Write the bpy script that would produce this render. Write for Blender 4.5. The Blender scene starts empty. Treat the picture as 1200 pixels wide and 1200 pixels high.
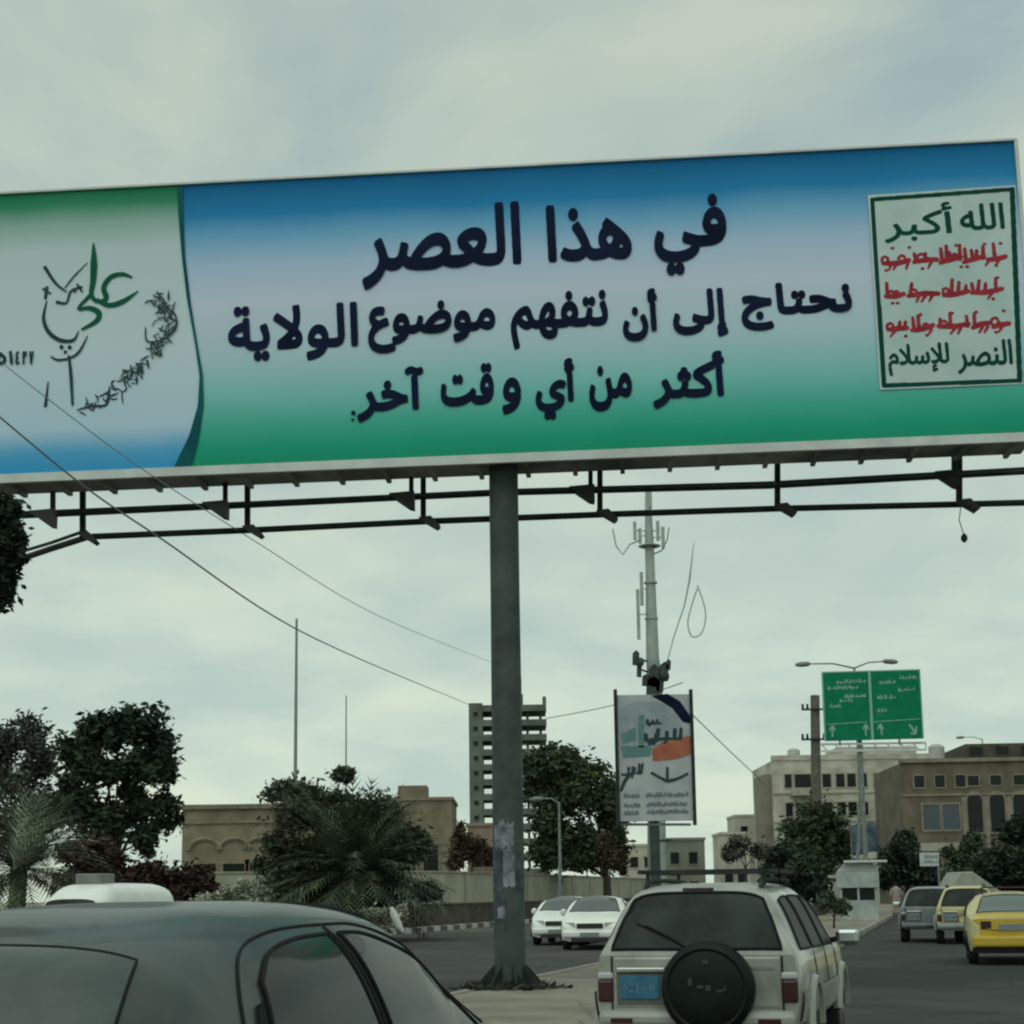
import bpy, bmesh, math, random
import numpy as np
from mathutils import Vector, Matrix
R = math.radians
PI = math.pi
SC = bpy.context.scene
COL = SC.collection

# ------------------------------------------------------------------ camera, sky, sun, exposure
F, H, CX, CY = 1900.0, 1.5, 600.0, 731.0          # focal length in photo pixels, eye height, optical centre
PITCH, ROLL = R(9.5), R(0.8)
cf = Vector((0, math.cos(PITCH), math.sin(PITCH)))
r0 = Vector((1, 0, 0)); u0 = r0.cross(cf)
cr = math.cos(ROLL) * r0 - math.sin(ROLL) * u0
cu = cr.cross(cf)
EYE = Vector((0, 0, H))
cam = bpy.data.cameras.new('camera')
cam.sensor_width = 36; cam.lens = F / 1200 * 36; cam.shift_y = (CY - 600) / 1200
cam.clip_start = 0.1; cam.clip_end = 6000
camo = bpy.data.objects.new('camera', cam); COL.objects.link(camo)
M3 = Matrix((cr, cu, -cf)).transposed()
camo.matrix_world = Matrix.Translation(EYE) @ M3.to_4x4()
SC.camera = camo

SUN_EL, SUN_AZ = R(58), R(200)
world = bpy.data.worlds.new('World'); SC.world = world; world.use_nodes = True
nt = world.node_tree; nt.nodes.clear()
N = nt.nodes.new; L = nt.links.new
wout = N('ShaderNodeOutputWorld'); bg = N('ShaderNodeBackground'); bg.inputs['Strength'].default_value = 0.1
sky = N('ShaderNodeTexSky'); sky.sky_type = 'NISHITA'; sky.sun_disc = False
sky.sun_elevation = SUN_EL; sky.sun_rotation = SUN_AZ
tc = N('ShaderNodeTexCoord'); sep = N('ShaderNodeSeparateXYZ'); L(tc.outputs['Generated'], sep.inputs[0])
mx = N('ShaderNodeMath'); mx.operation = 'MAXIMUM'; mx.inputs[1].default_value = 0.0; L(sep.outputs['Z'], mx.inputs[0])
ad = N('ShaderNodeMath'); ad.operation = 'ADD'; ad.inputs[1].default_value = 0.22; L(mx.outputs[0], ad.inputs[0])
dx = N('ShaderNodeMath'); dx.operation = 'DIVIDE'; L(sep.outputs['X'], dx.inputs[0]); L(ad.outputs[0], dx.inputs[1])
dy = N('ShaderNodeMath'); dy.operation = 'DIVIDE'; L(sep.outputs['Y'], dy.inputs[0]); L(ad.outputs[0], dy.inputs[1])
cmb = N('ShaderNodeCombineXYZ'); L(dx.outputs[0], cmb.inputs[0]); L(dy.outputs[0], cmb.inputs[1])
nz = N('ShaderNodeTexNoise'); nz.inputs['Scale'].default_value = 2.3; nz.inputs['Detail'].default_value = 8; nz.inputs['Roughness'].default_value = 0.5
nz.inputs['Distortion'].default_value = 0.3
L(cmb.outputs[0], nz.inputs['Vector'])
cr1 = N('ShaderNodeValToRGB')                      # cloud layer: thick and thin parts
cr1.color_ramp.elements[0].position = 0.38; cr1.color_ramp.elements[0].color = (0.292, 0.385, 0.395, 1)
cr1.color_ramp.elements[1].position = 0.60; cr1.color_ramp.elements[1].color = (0.475, 0.545, 0.450, 1)
L(nz.outputs['Fac'], cr1.inputs[0])
# nearer the horizon the same layer is seen edge-on: paler and more even
mrz = N('ShaderNodeMapRange'); mrz.inputs['From Min'].default_value = 0.02; mrz.inputs['From Max'].default_value = 0.47; L(sep.outputs['Z'], mrz.inputs['Value'])
low = N('ShaderNodeValToRGB'); low.color_ramp.elements[0].position = 0.40; low.color_ramp.elements[0].color = (0.440, 0.545, 0.485, 1)
low.color_ramp.elements[1].position = 0.60; low.color_ramp.elements[1].color = (0.600, 0.690, 0.545, 1)
nz2 = N('ShaderNodeTexNoise'); nz2.inputs['Scale'].default_value = 1.6; nz2.inputs['Detail'].default_value = 7; nz2.inputs['Roughness'].default_value = 0.55
L(cmb.outputs[0], nz2.inputs['Vector']); L(nz2.outputs['Fac'], low.inputs[0])
mixc = N('ShaderNodeMix'); mixc.data_type = 'RGBA'; L(mrz.outputs[0], mixc.inputs['Factor']); L(low.outputs['Color'], mixc.inputs['A']); L(cr1.outputs['Color'], mixc.inputs['B'])
sc10 = N('ShaderNodeVectorMath'); sc10.operation = 'SCALE'; sc10.inputs['Scale'].default_value = 10.4
L(mixc.outputs['Result'], sc10.inputs[0])
mixw = N('ShaderNodeMix'); mixw.data_type = 'RGBA'; mixw.inputs['Factor'].default_value = 0.93
L(sky.outputs['Color'], mixw.inputs['A']); L(sc10.outputs[0], mixw.inputs['B'])
L(mixw.outputs['Result'], bg.inputs['Color']); L(bg.outputs[0], wout.inputs[0])

sun = bpy.data.lights.new('sun', 'SUN'); sun.energy = 1.05; sun.angle = R(75); sun.color = (0.93, 1.0, 0.88)
suno = bpy.data.objects.new('sun', sun); COL.objects.link(suno)
sdir = Vector((math.sin(SUN_AZ) * math.cos(SUN_EL), math.cos(SUN_AZ) * math.cos(SUN_EL), math.sin(SUN_EL)))
suno.rotation_euler = sdir.to_track_quat('Z', 'Y').to_euler(); suno.location = sdir * 50

SC.view_settings.view_transform = 'Standard'; SC.view_settings.look = 'None'
SC.view_settings.exposure = 0.18; SC.view_settings.gamma = 1.0
SC.cycles.filter_width = 2.2

# ------------------------------------------------------------------ helpers
def ray(px, py):
    px, py = float(px), float(py); return cf + (px - CX) / F * cr + (CY - py) / F * cu
def P(px, py, Y):                                   # photo pixel at depth Y -> world point
    Y = float(Y)
    d = ray(px, py); return EYE + d * (Y / d.y)
def G(px, Y):                                       # ground point under a photo column at depth Y
    p = P(px, 1045, Y); return Vector((p.x, Y, 0))
ROAD = math.atan2(490, 1900)                        # the road's heading, clockwise from the view
CA, SA = math.cos(ROAD), math.sin(ROAD)
def RL(lat, along, z=0):
    lat, along = float(lat), float(along); return Vector((lat * CA + along * SA, -lat * SA + along * CA, z))

def tag(o, label=None, cat=None, group=None, kind=None):
    if label: o['label'] = label
    if cat: o['category'] = cat
    if group: o['group'] = group
    if kind: o['kind'] = kind
    return o
def thing(name, label, cat, loc=(0, 0, 0), rz=0, group=None):
    o = bpy.data.objects.new(name, None); COL.objects.link(o); o.empty_display_size = 0.2
    o.location = loc; o.rotation_euler = (0, 0, rz)
    return tag(o, label, cat, group)
def link_mesh(name, me, m=None, parent=None, smooth=False):
    o = bpy.data.objects.new(name, me); COL.objects.link(o)
    if m:
        for k in (m if isinstance(m, (list, tuple)) else [m]): me.materials.append(k)
    if parent: o.parent = parent
    if smooth: me.polygons.foreach_set('use_smooth', [True] * len(me.polygons))
    return o
class MB:
    """Collects vertices and faces; build() links them as one mesh."""
    def __init__(s): s.v, s.f, s.mi = [], [], []
    def add(s, vs, fs, mi=0):
        b = len(s.v); s.v += [tuple(x) for x in vs]
        for f in fs: s.f.append(tuple(b + i for i in f)); s.mi.append(mi)
    def box(s, x0, x1, y0, y1, z0, z1, mi=0):
        v = [(x0,y0,z0),(x1,y0,z0),(x1,y1,z0),(x0,y1,z0),(x0,y0,z1),(x1,y0,z1),(x1,y1,z1),(x0,y1,z1)]
        s.add(v, [(0,3,2,1),(4,5,6,7),(0,1,5,4),(1,2,6,5),(2,3,7,6),(3,0,4,7)], mi); return s
    def bar(s, a, b, w, h=None, mi=0):                # square bar from a to b
        a, b = Vector(a), Vector(b); h = h or w; d = (b - a).normalized()
        up = Vector((0,0,1)) if abs(d.z) < 0.95 else Vector((0,1,0))
        x = d.cross(up).normalized() * w / 2; y = x.cross(d).normalized() * h / 2
        v = [a-x-y, a+x-y, a+x+y, a-x+y, b-x-y, b+x-y, b+x+y, b-x+y]
        s.add(v, [(0,1,2,3),(7,6,5,4),(4,5,1,0),(5,6,2,1),(6,7,3,2),(7,4,0,3)], mi); return s
    def tube(s, pts, r, n=8, closed=False, mi=0, cap=True):
        pts = [Vector(p) for p in pts]; rs = r if isinstance(r, (list, tuple)) else [r] * len(pts)
        m = len(pts); base = len(s.v); prev = None
        for i, p in enumerate(pts):
            if closed: d = pts[(i+1) % m] - pts[i-1]
            else: d = pts[min(i+1, m-1)] - pts[max(i-1, 0)]
            d = d.normalized() if d.length > 1e-9 else Vector((0,0,1))
            if prev is None:
                up = Vector((0,0,1)) if abs(d.z) < 0.9 else Vector((1,0,0)); x = d.cross(up).normalized()
            else:
                x = (prev - d * prev.dot(d)); x = x.normalized() if x.length > 1e-9 else d.orthogonal().normalized()
            prev = x; y = d.cross(x)
            for k in range(n):
                a = 2*PI*k/n; s.v.append(tuple(p + rs[i] * (math.cos(a)*x + math.sin(a)*y)))
        for i in range(m if closed else m-1):
            j = (i+1) % m
            for k in range(n):
                s.f.append((base+i*n+k, base+i*n+(k+1)%n, base+j*n+(k+1)%n, base+j*n+k)); s.mi.append(mi)
        if cap and not closed:
            s.f.append(tuple(base+k for k in reversed(range(n)))); s.mi.append(mi)
            s.f.append(tuple(base+(m-1)*n+k for k in range(n))); s.mi.append(mi)
        return s
    def lathe(s, prof, c, axis, n=24, mi=0):          # prof: (radius, offset along axis)
        c = Vector(c); ax = Vector(axis).normalized(); x = ax.orthogonal().normalized(); y = ax.cross(x); base = len(s.v)
        for rr, h in prof:
            for k in range(n):
                a = 2*PI*k/n; s.v.append(tuple(c + ax*h + rr*(math.cos(a)*x + math.sin(a)*y)))
        for i in range(len(prof)-1):
            for k in range(n):
                s.f.append((base+i*n+k, base+i*n+(k+1)%n, base+(i+1)*n+(k+1)%n, base+(i+1)*n+k)); s.mi.append(mi)
        s.f.append(tuple(base+k for k in reversed(range(n)))); s.mi.append(mi)
        s.f.append(tuple(base+(len(prof)-1)*n+k for k in range(n))); s.mi.append(mi)
        return s
    def prism(s, poly, y0, y1, mi=0):                 # polygon in x,z pushed from y0 to y1
        n = len(poly); v = [(x, y0, z) for x, z in poly] + [(x, y1, z) for x, z in poly]
        s.add(v, [tuple(range(n)), tuple(reversed(range(n, 2*n)))] + [(i, i+n, (i+1)%n+n, (i+1)%n) for i in range(n)], mi); return s
    def grid(s, rows, mi=0):
        b = len(s.v); m = len(rows[0])
        for r_ in rows: s.v += [tuple(p) for p in r_]
        for i in range(len(rows)-1):
            for j in range(m-1):
                s.f.append((b+i*m+j, b+i*m+j+1, b+(i+1)*m+j+1, b+(i+1)*m+j)); s.mi.append(mi)
        return s
    def build(s, name, m, parent=None, smooth=False, bevel=0, fix=True):
        me = bpy.data.meshes.new(name); me.from_pydata(s.v, [], s.f)
        for p, k in zip(me.polygons, s.mi): p.material_index = k
        if fix:
            bm = bmesh.new(); bm.from_mesh(me); bmesh.ops.recalc_face_normals(bm, faces=bm.faces); bm.to_mesh(me); bm.free()
        o = link_mesh(name, me, m, parent, smooth)
        if smooth:
            try: me.set_sharp_from_angle(angle=R(40))
            except Exception: pass
        if bevel:
            b = o.modifiers.new('bevel', 'BEVEL'); b.width = bevel; b.segments = 2; b.limit_method = 'ANGLE'
        return o

MATS = {}
def mat(name, c, rough=0.6, var=0.0, scale=3.0, metal=0.0, coat=0.0, c2=None, bump=0.0, spec=0.5, island=0.0, detail=5.0, trans=0.0):
    if name in MATS: return MATS[name]
    m = bpy.data.materials.new(name); m.use_nodes = True; t = m.node_tree
    b = t.nodes['Principled BSDF']; b.inputs['Roughness'].default_value = rough; b.inputs['Metallic'].default_value = metal
    b.inputs['Coat Weight'].default_value = coat; b.inputs['Coat Roughness'].default_value = 0.08
    b.inputs['Specular IOR Level'].default_value = spec
    c = tuple(c) + (1,); b.inputs['Base Color'].default_value = c
    if trans: b.inputs['Transmission Weight'].default_value = trans
    if var or c2 or bump:
        co = t.nodes.new('ShaderNodeTexCoord'); n = t.nodes.new('ShaderNodeTexNoise')
        n.inputs['Scale'].default_value = scale; n.inputs['Detail'].default_value = detail; n.inputs['Roughness'].default_value = 0.6
        t.links.new(co.outputs['Object'], n.inputs['Vector'])
        rp = t.nodes.new('ShaderNodeValToRGB'); e = rp.color_ramp.elements
        e[0].position = 0.36; e[1].position = 0.66
        if c2: e[0].color = c; e[1].color = tuple(c2) + (1,)
        else:
            e[0].color = tuple(x*(1-var) for x in c[:3]) + (1,); e[1].color = tuple(min(1, x*(1+var)) for x in c[:3]) + (1,)
        t.links.new(n.outputs['Fac'], rp.inputs[0]); src = rp.outputs['Color']
        if island:
            g = t.nodes.new('ShaderNodeNewGeometry'); mr = t.nodes.new('ShaderNodeMapRange')
            mr.inputs['To Min'].default_value = 1-island; mr.inputs['To Max'].default_value = 1+island
            t.links.new(g.outputs['Random Per Island'], mr.inputs['Value'])
            vm = t.nodes.new('ShaderNodeVectorMath'); vm.operation = 'SCALE'
            t.links.new(src, vm.inputs[0]); t.links.new(mr.outputs[0], vm.inputs['Scale']); src = vm.outputs[0]
        t.links.new(src, b.inputs['Base Color'])
        if bump:
            n2 = t.nodes.new('ShaderNodeTexNoise'); n2.inputs['Scale'].default_value = scale*6; n2.inputs['Detail'].default_value = 6
            t.links.new(co.outputs['Object'], n2.inputs['Vector'])
            bp = t.nodes.new('ShaderNodeBump'); bp.inputs['Strength'].default_value = bump; bp.inputs['Distance'].default_value = 0.02
            t.links.new(n2.outputs['Fac'], bp.inputs['Height']); t.links.new(bp.outputs[0], b.inputs['Normal'])
    MATS[name] = m; return m

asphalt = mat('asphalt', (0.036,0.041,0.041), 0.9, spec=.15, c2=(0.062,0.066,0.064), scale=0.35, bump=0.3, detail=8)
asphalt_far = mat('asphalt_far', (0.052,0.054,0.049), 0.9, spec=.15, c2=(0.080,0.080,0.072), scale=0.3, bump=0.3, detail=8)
dirt = mat('dirt', (0.20,0.175,0.135), 0.95, c2=(0.30,0.27,0.21), scale=0.5, bump=0.4, detail=8)
paving = mat('paving', (0.17,0.155,0.12), 0.9, c2=(0.26,0.24,0.19), scale=0.9, bump=0.4, detail=8)
kerb_m = mat('kerb_stone', (0.20,0.185,0.15), 0.9, c2=(0.34,0.32,0.27), scale=1.2)
steel = mat('painted_steel', (0.042,0.060,0.053), 0.65, spec=.25, c2=(0.075,0.098,0.088), scale=2.5)
dark_steel = mat('dark_steel', (0.022,0.032,0.029), 0.7, var=0.35, scale=4, spec=.2)
galv = mat('galvanised', (0.18,0.21,0.20), 0.5, var=0.25, scale=5, metal=0.2)
white_paint = mat('white_trim', (0.55,0.58,0.56), 0.5, var=0.12, scale=2)
black = mat('black_rubber', (0.007,0.008,0.008), 0.7, spec=.2)
ink = mat('dark_ink', (0.007,0.013,0.038), 0.7, spec=.06, var=0.3, scale=1.0)
green_ink = mat('green_ink', (0.010,0.110,0.060), 0.7, spec=.06, var=0.15, scale=2)
dkgreen_ink = mat('deep_green_ink', (0.006,0.060,0.045), 0.7, spec=.06, var=0.15, scale=2)
red_ink = mat('red_ink', (0.33,0.035,0.05), 0.7, spec=.06, var=0.2, scale=5)
grey_ink = mat('charcoal_ink', (0.035,0.065,0.068), 0.7, spec=.06, var=0.2, scale=5)

def wear(m, dark, pale):
    """Patched repairs, tar-filled cracks and dust drifts for a road surface."""
    t = m.node_tree; b = t.nodes['Principled BSDF']; src = b.inputs['Base Color'].links[0].from_socket
    co = t.nodes.new('ShaderNodeTexCoord'); nw = t.nodes.new('ShaderNodeTexNoise'); nw.inputs['Scale'].default_value = .9; nw.inputs['Detail'].default_value = 6
    t.links.new(co.outputs['Object'], nw.inputs['Vector'])
    wv = t.nodes.new('ShaderNodeMix'); wv.data_type = 'VECTOR'; wv.inputs['Factor'].default_value = .12
    t.links.new(co.outputs['Object'], wv.inputs['A']); t.links.new(nw.outputs['Color'], wv.inputs['B'])
    vo = t.nodes.new('ShaderNodeTexVoronoi'); vo.feature = 'DISTANCE_TO_EDGE'; vo.inputs['Scale'].default_value = .42; t.links.new(wv.outputs['Result'], vo.inputs['Vector'])
    def mixin(fac, col, lo, hi, amt):
        nonlocal src
        mr = t.nodes.new('ShaderNodeMapRange'); mr.inputs['From Min'].default_value = lo; mr.inputs['From Max'].default_value = hi; mr.inputs['To Max'].default_value = amt
        t.links.new(fac, mr.inputs['Value']); mx_ = t.nodes.new('ShaderNodeMix'); mx_.data_type = 'RGBA'; t.links.new(mr.outputs[0], mx_.inputs['Factor'])
        t.links.new(src, mx_.inputs['A']); mx_.inputs['B'].default_value = tuple(col)+(1,); src = mx_.outputs['Result']
    mixin(vo.outputs['Distance'], dark, .012, .0, .8)
    for sc_, col, lo, hi, amt in ((.16, dark, .55, .60, .45), (.55, dark, .62, .70, .6), (.22, pale, .56, .72, .55)):
        n = t.nodes.new('ShaderNodeTexNoise'); n.inputs['Scale'].default_value = sc_; n.inputs['Detail'].default_value = 7; n.noise_dimensions = '4D'; n.inputs['W'].default_value = sc_*10+lo
        t.links.new(co.outputs['Object'], n.inputs['Vector']); mixin(n.outputs['Fac'], col, lo, hi, amt)
    t.links.new(src, b.inputs['Base Color'])
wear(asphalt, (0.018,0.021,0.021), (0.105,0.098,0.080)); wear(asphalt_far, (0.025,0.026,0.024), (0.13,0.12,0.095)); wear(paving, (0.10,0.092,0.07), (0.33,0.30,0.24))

# ------------------------------------------------------------------ printed lettering: outlines rastered into thin sheets
ISO = {'ا':'FE8D FE8E','ب':'FE8F FE90 FE91 FE92','ت':'FE95 FE96 FE97 FE98','ث':'FE99 FE9A FE9B FE9C','ج':'FE9D FE9E FE9F FEA0',
 'ح':'FEA1 FEA2 FEA3 FEA4','خ':'FEA5 FEA6 FEA7 FEA8','ذ':'FEAB FEAC','ر':'FEAD FEAE','س':'FEB1 FEB2 FEB3 FEB4','ص':'FEB9 FEBA FEBB FEBC',
 'ض':'FEBD FEBE FEBF FEC0','ع':'FEC9 FECA FECB FECC','ف':'FED1 FED2 FED3 FED4','ق':'FED5 FED6 FED7 FED8','ك':'FED9 FEDA FEDB FEDC',
 'ل':'FEDD FEDE FEDF FEE0','م':'FEE1 FEE2 FEE3 FEE4','ن':'FEE5 FEE6 FEE7 FEE8','ه':'FEE9 FEEA FEEB FEEC','و':'FEED FEEE','ى':'FEEF FEF0',
 'ي':'FEF1 FEF2 FEF3 FEF4','ة':'FE93 FE94','أ':'FE83 FE84','إ':'FE87 FE88','آ':'FE81 FE82'}
LAM = {'ا':'FEFB FEFC','أ':'FEF7 FEF8','إ':'FEF9 FEFA','آ':'FEF5 FEF6'}
def shape(t):
    it, i = [], 0
    cv = lambda s: [chr(int(x, 16)) for x in s.split()]
    while i < len(t):
        if t[i] == 'ل' and i+1 < len(t) and t[i+1] in LAM: it.append(cv(LAM[t[i+1]])); i += 2; continue
        it.append(cv(ISO[t[i]]) if t[i] in ISO else t[i]); i += 1
    out, prev = [], False
    for n, c in enumerate(it):
        if isinstance(c, str): out.append(c); prev = False; continue
        nxt = n+1 < len(it) and not isinstance(it[n+1], str)
        if len(c) == 4: out.append(c[(3 if prev else 2) if nxt else (1 if prev else 0)]); prev = nxt
        else: out.append(c[1 if prev else 0]); prev = False
    return ''.join(reversed(out))
def outline(word, raw=False):
    cu_ = bpy.data.curves.new('tmp', 'FONT'); cu_.body = word if raw else shape(word); cu_.size = 1; cu_.fill_mode = 'NONE'; cu_.resolution_u = 4
    o = bpy.data.objects.new('tmp', cu_); COL.objects.link(o)
    ev = o.evaluated_get(bpy.context.evaluated_depsgraph_get()); me = ev.to_mesh()
    v = np.array([p.co[:2] for p in me.vertices]); e = np.array([x.vertices[:] for x in me.edges], int)
    ev.to_mesh_clear(); bpy.data.objects.remove(o); bpy.data.curves.remove(cu_)
    return v, e
def dilate(m, rx, ry):
    out = m.copy(); H_, W_ = m.shape
    for dy_ in range(-int(ry), int(ry)+1):
        for dx_ in range(-int(rx), int(rx)+1):
            if (dx_/max(rx,.5))**2 + (dy_/max(ry,.5))**2 > 1.05: continue
            a = m[max(0,-dy_):H_-max(0,dy_), max(0,-dx_):W_-max(0,dx_)]
            out[max(0,dy_):H_-max(0,-dy_), max(0,dx_):W_-max(0,-dx_)] |= a
    return out
def word_mask(word, W_, H_, bx, by, raw=False):       # mask of H_ x W_ cells whose ink touches all four sides
    v, e = outline(word, raw); pad = 0
    lo, hi = v.min(0), v.max(0); m = np.zeros((H_, W_), bool)
    q = (v - lo) / (hi - lo) * np.array([W_ - 2*bx - 1, H_ - 2*by - 1]) + np.array([bx + .5, by + .5])
    a, b = q[e[:,0]], q[e[:,1]]
    xs = np.arange(W_) + .5
    for r_ in range(H_):
        y = r_ + .5; up = (a[:,1] <= y) & (b[:,1] > y); dn = (b[:,1] <= y) & (a[:,1] > y); k = up | dn
        if not k.any(): continue
        xc = a[k,0] + (y - a[k,1]) / (b[k,1] - a[k,1]) * (b[k,0] - a[k,0]); d = np.where(up[k], 1, -1)
        w = (d[None,:] * (xc[None,:] <= xs[:,None])).sum(1); m[r_] = w != 0
    return dilate(m, bx, by) if bx or by else m
def mask_quads(mb, m, f, mi=0):                       # f(col, row) -> point; equal runs of neighbouring rows are merged
    H_, W_ = m.shape; live = {}
    def flush(k, r0_, r1_): 
        c0, c1 = k; mb.add([f(c0, r0_), f(c1, r0_), f(c1, r1_), f(c0, r1_)], [(0,1,2,3)], mi)
    for r_ in range(H_ + 1):
        runs = set()
        if r_ < H_:
            d = np.diff(np.concatenate([[0], m[r_].astype(np.int8), [0]])); s = np.where(d == 1)[0]; t = np.where(d == -1)[0]
            runs = set(zip(s.tolist(), t.tolist()))
        for k in list(live):
            if k not in runs: flush(k, live.pop(k), r_)
        for k in runs: live.setdefault(k, r_)
class Sheet:
    """A flat printed face: photo pixels are carried onto its own u,v plane."""
    def __init__(s, origin, ex, ez, nrm): s.o, s.ex, s.ez, s.n = Vector(origin), Vector(ex), Vector(ez), Vector(nrm)
    def uv(s, px, py):
        d = ray(px, py); t = (s.o - EYE).dot(s.n) / d.dot(s.n); p = EYE + d*t - s.o; return p.dot(s.ex), p.dot(s.ez)
    def pt(s, u, v, lift=0.0): return s.o + s.ex*u + s.ez*v + s.n*lift
    def word(s, mb, word, box, cell=0.007, bold=(2,2), lift=0.012, mi=0, slope=-0.05, raw=False):
        x0, y0, x1, y1 = box; xc, yc = (x0+x1)/2, (y0+y1)/2
        ul = s.uv(x0, yc)[0]; ur = s.uv(x1, yc)[0]; vt = s.uv(xc, y0)[1]; vb = s.uv(xc, y1)[1]
        W_, H_ = max(4, int((ur-ul)/cell)), max(4, int((vt-vb)/cell))
        m = word_mask(word, W_, H_, bold[0], bold[1], raw)
        mask_quads(mb, m, lambda c, r_: s.pt(ul + (ur-ul)*c/W_, vb + (vt-vb)*r_/H_, lift), mi)
    def strokes(s, mb, strokes, cell=0.007, lift=0.012, mi=0):   # each: [(px,py,width_px)...]
        allp = np.array([s.uv(a, b) for st in strokes for a, b, w in st]); k = abs(s.uv(700, 400)[0] - s.uv(600, 400)[0]) / 100
        pad = 12*k; lo = allp.min(0) - pad; hi = allp.max(0) + pad
        W_, H_ = int((hi[0]-lo[0])/cell), int((hi[1]-lo[1])/cell)
        m = np.zeros((H_, W_), bool)
        for st in strokes:
            pts = [(*s.uv(a, b), w*k/2) for a, b, w in st]
            if len(pts) > 2: pts = smooth_line(pts, 6)
            for (x0,y0,w0), (x1,y1,w1) in zip(pts, pts[1:] if len(pts) > 1 else pts):
                w = max(w0, w1); c0 = max(0, int((min(x0,x1)-w-lo[0])/cell)); c1 = min(W_, int((max(x0,x1)+w-lo[0])/cell)+2)
                q0 = max(0, int((min(y0,y1)-w-lo[1])/cell)); q1 = min(H_, int((max(y0,y1)+w-lo[1])/cell)+2)
                if c1 <= c0 or q1 <= q0: continue
                X, Y = np.meshgrid((np.arange(c0,c1)+.5)*cell+lo[0], (np.arange(q0,q1)+.5)*cell+lo[1])
                dxx, dyy = x1-x0, y1-y0; l2 = dxx*dxx+dyy*dyy or 1e-9
                t = np.clip(((X-x0)*dxx+(Y-y0)*dyy)/l2, 0, 1)
                m[q0:q1, c0:c1] |= np.hypot(X-x0-t*dxx, Y-y0-t*dyy) < (w0+(w1-w0)*t)
        mask_quads(mb, m, lambda c, r_: s.pt(lo[0]+c*cell, lo[1]+r_*cell, lift), mi)
    def poly(s, mb, pxs, lift=0.008, mi=0):
        pts = [s.pt(*s.uv(*p), lift) for p in pxs]; mb.add(pts, [tuple(range(len(pts)))], mi)
def smooth_line(pts, n):
    pts = [np.array(p, float) for p in pts]; out = []
    for i in range(len(pts)-1):
        p0 = pts[max(i-1,0)]; p1 = pts[i]; p2 = pts[i+1]; p3 = pts[min(i+2, len(pts)-1)]
        for k in range(n):
            t = k/n; out.append(tuple(0.5*((2*p1)+(-p0+p2)*t+(2*p0-5*p1+4*p2-p3)*t*t+(-p0+3*p1-3*p2+p3)*t**3)))
    out.append(tuple(pts[-1])); return out
def scribble(x0, y0, x1, y1, slope, w, rng, gap=0.25):
    """Unreadable stroke texture filling a box: what small print looks like from this far."""
    out = []; x = x0; h = y1 - y0
    while x < x1 - 2:
        ln = rng.uniform(0.25, 0.7)*h*1.2; e = min(x1, x + ln); yb = y0 + 0.7*h
        f = lambda xx, yy: (xx, yy + slope*(xx - x0), w*rng.uniform(.75, 1.2))
        out.append([f(x, yb), f((x+e)/2, yb + rng.uniform(-.08,.1)*h), f(e, yb)])
        for k in range(rng.randint(1, 3)):
            a = rng.uniform(x, e); out.append([f(a, yb), f(a + rng.uniform(-.05,.1)*h, y0 + rng.uniform(0,.45)*h)])
        if rng.random() < .5:
            a = rng.uniform(x, e); out.append([f(a, yb), f(a - .12*h, yb + .28*h)])
        x = e + rng.uniform(.3, 1)*gap*h
    return out

# ------------------------------------------------------------------ setting: ground, carriageways, median
rng = random.Random(7)
def strip(name, pts_l, pts_r, z, m, label):
    mb = MB(); mb.grid([[(p.x, p.y, z), (q.x, q.y, z)] for p, q in zip(pts_l, pts_r)])
    return tag(mb.build(name, m), label, None, None, 'structure')
mb = MB(); mb.add([(-2500,-300,0),(2500,-300,0),(2500,4500,0),(-2500,4500,0)], [(0,1,2,3)])
tag(mb.build('ground', dirt), None, None, None, 'structure')
AL = [-40, 0, 12, 25, 50, 80, 120, 200, 400]
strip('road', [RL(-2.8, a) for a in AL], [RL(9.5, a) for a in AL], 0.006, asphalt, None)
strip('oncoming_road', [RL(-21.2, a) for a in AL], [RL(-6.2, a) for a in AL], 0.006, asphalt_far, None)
def slab(name, outline_pts, z0, z1, m):
    mb = MB(); n = len(outline_pts)
    v = [(p.x, p.y, z0) for p in outline_pts] + [(p.x, p.y, z1) for p in outline_pts]
    mb.add(v, [tuple(reversed(range(n))), tuple(range(n, 2*n))] + [(i, (i+1)%n, (i+1)%n+n, i+n) for i in range(n)])
    return tag(mb.build(name, m), None, None, None, 'structure')
def med_r(a): return -3.05 + 0.45*min(1, max(0, (a-14)/30))
def med_l(a): return -6.75 + 0.35*min(1, max(0, (a-20)/40))
ms = [13, 16, 20, 25, 30, 40, 50, 65, 80, 100, 130, 200]
nose = [RL(-4.9 + 1.7*math.cos(t), 13 + 1.7*math.sin(t)) for t in np.linspace(-PI, 0, 9)[1:-1]]
slab('median', [RL(med_r(a)-.16, a) for a in ms] + [RL(med_l(a)+.16, a) for a in reversed(ms)] + nose, 0.0, 0.15, paving)
mb = MB()
for side in (0, 1):
    a = 13.0
    while a < 150:
        b = a + 0.94
        f = (lambda t: med_r(t)) if side == 0 else (lambda t: med_l(t) + .15)
        p0, p1, p2, p3 = RL(f(a)-.15, a), RL(f(a), a), RL(f(b), b), RL(f(b)-.15, b)
        mb.add([(p.x,p.y,0) for p in (p0,p1,p2,p3)] + [(p.x,p.y,.165) for p in (p0,p1,p2,p3)], [(4,5,6,7),(0,1,5,4),(1,2,6,5),(2,3,7,6),(3,0,4,7)])
        a += 0.97
tag(mb.build('median_kerb', kerb_m), None, None, None, 'structure')
mb = MB(); a = 20.0
kw = mat('kerb_white', (0.45,0.45,0.40), 0.8, var=.25, scale=2); kb = mat('kerb_dark', (0.10,0.10,0.09), 0.85, var=.3, scale=2)
i = 0
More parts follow.
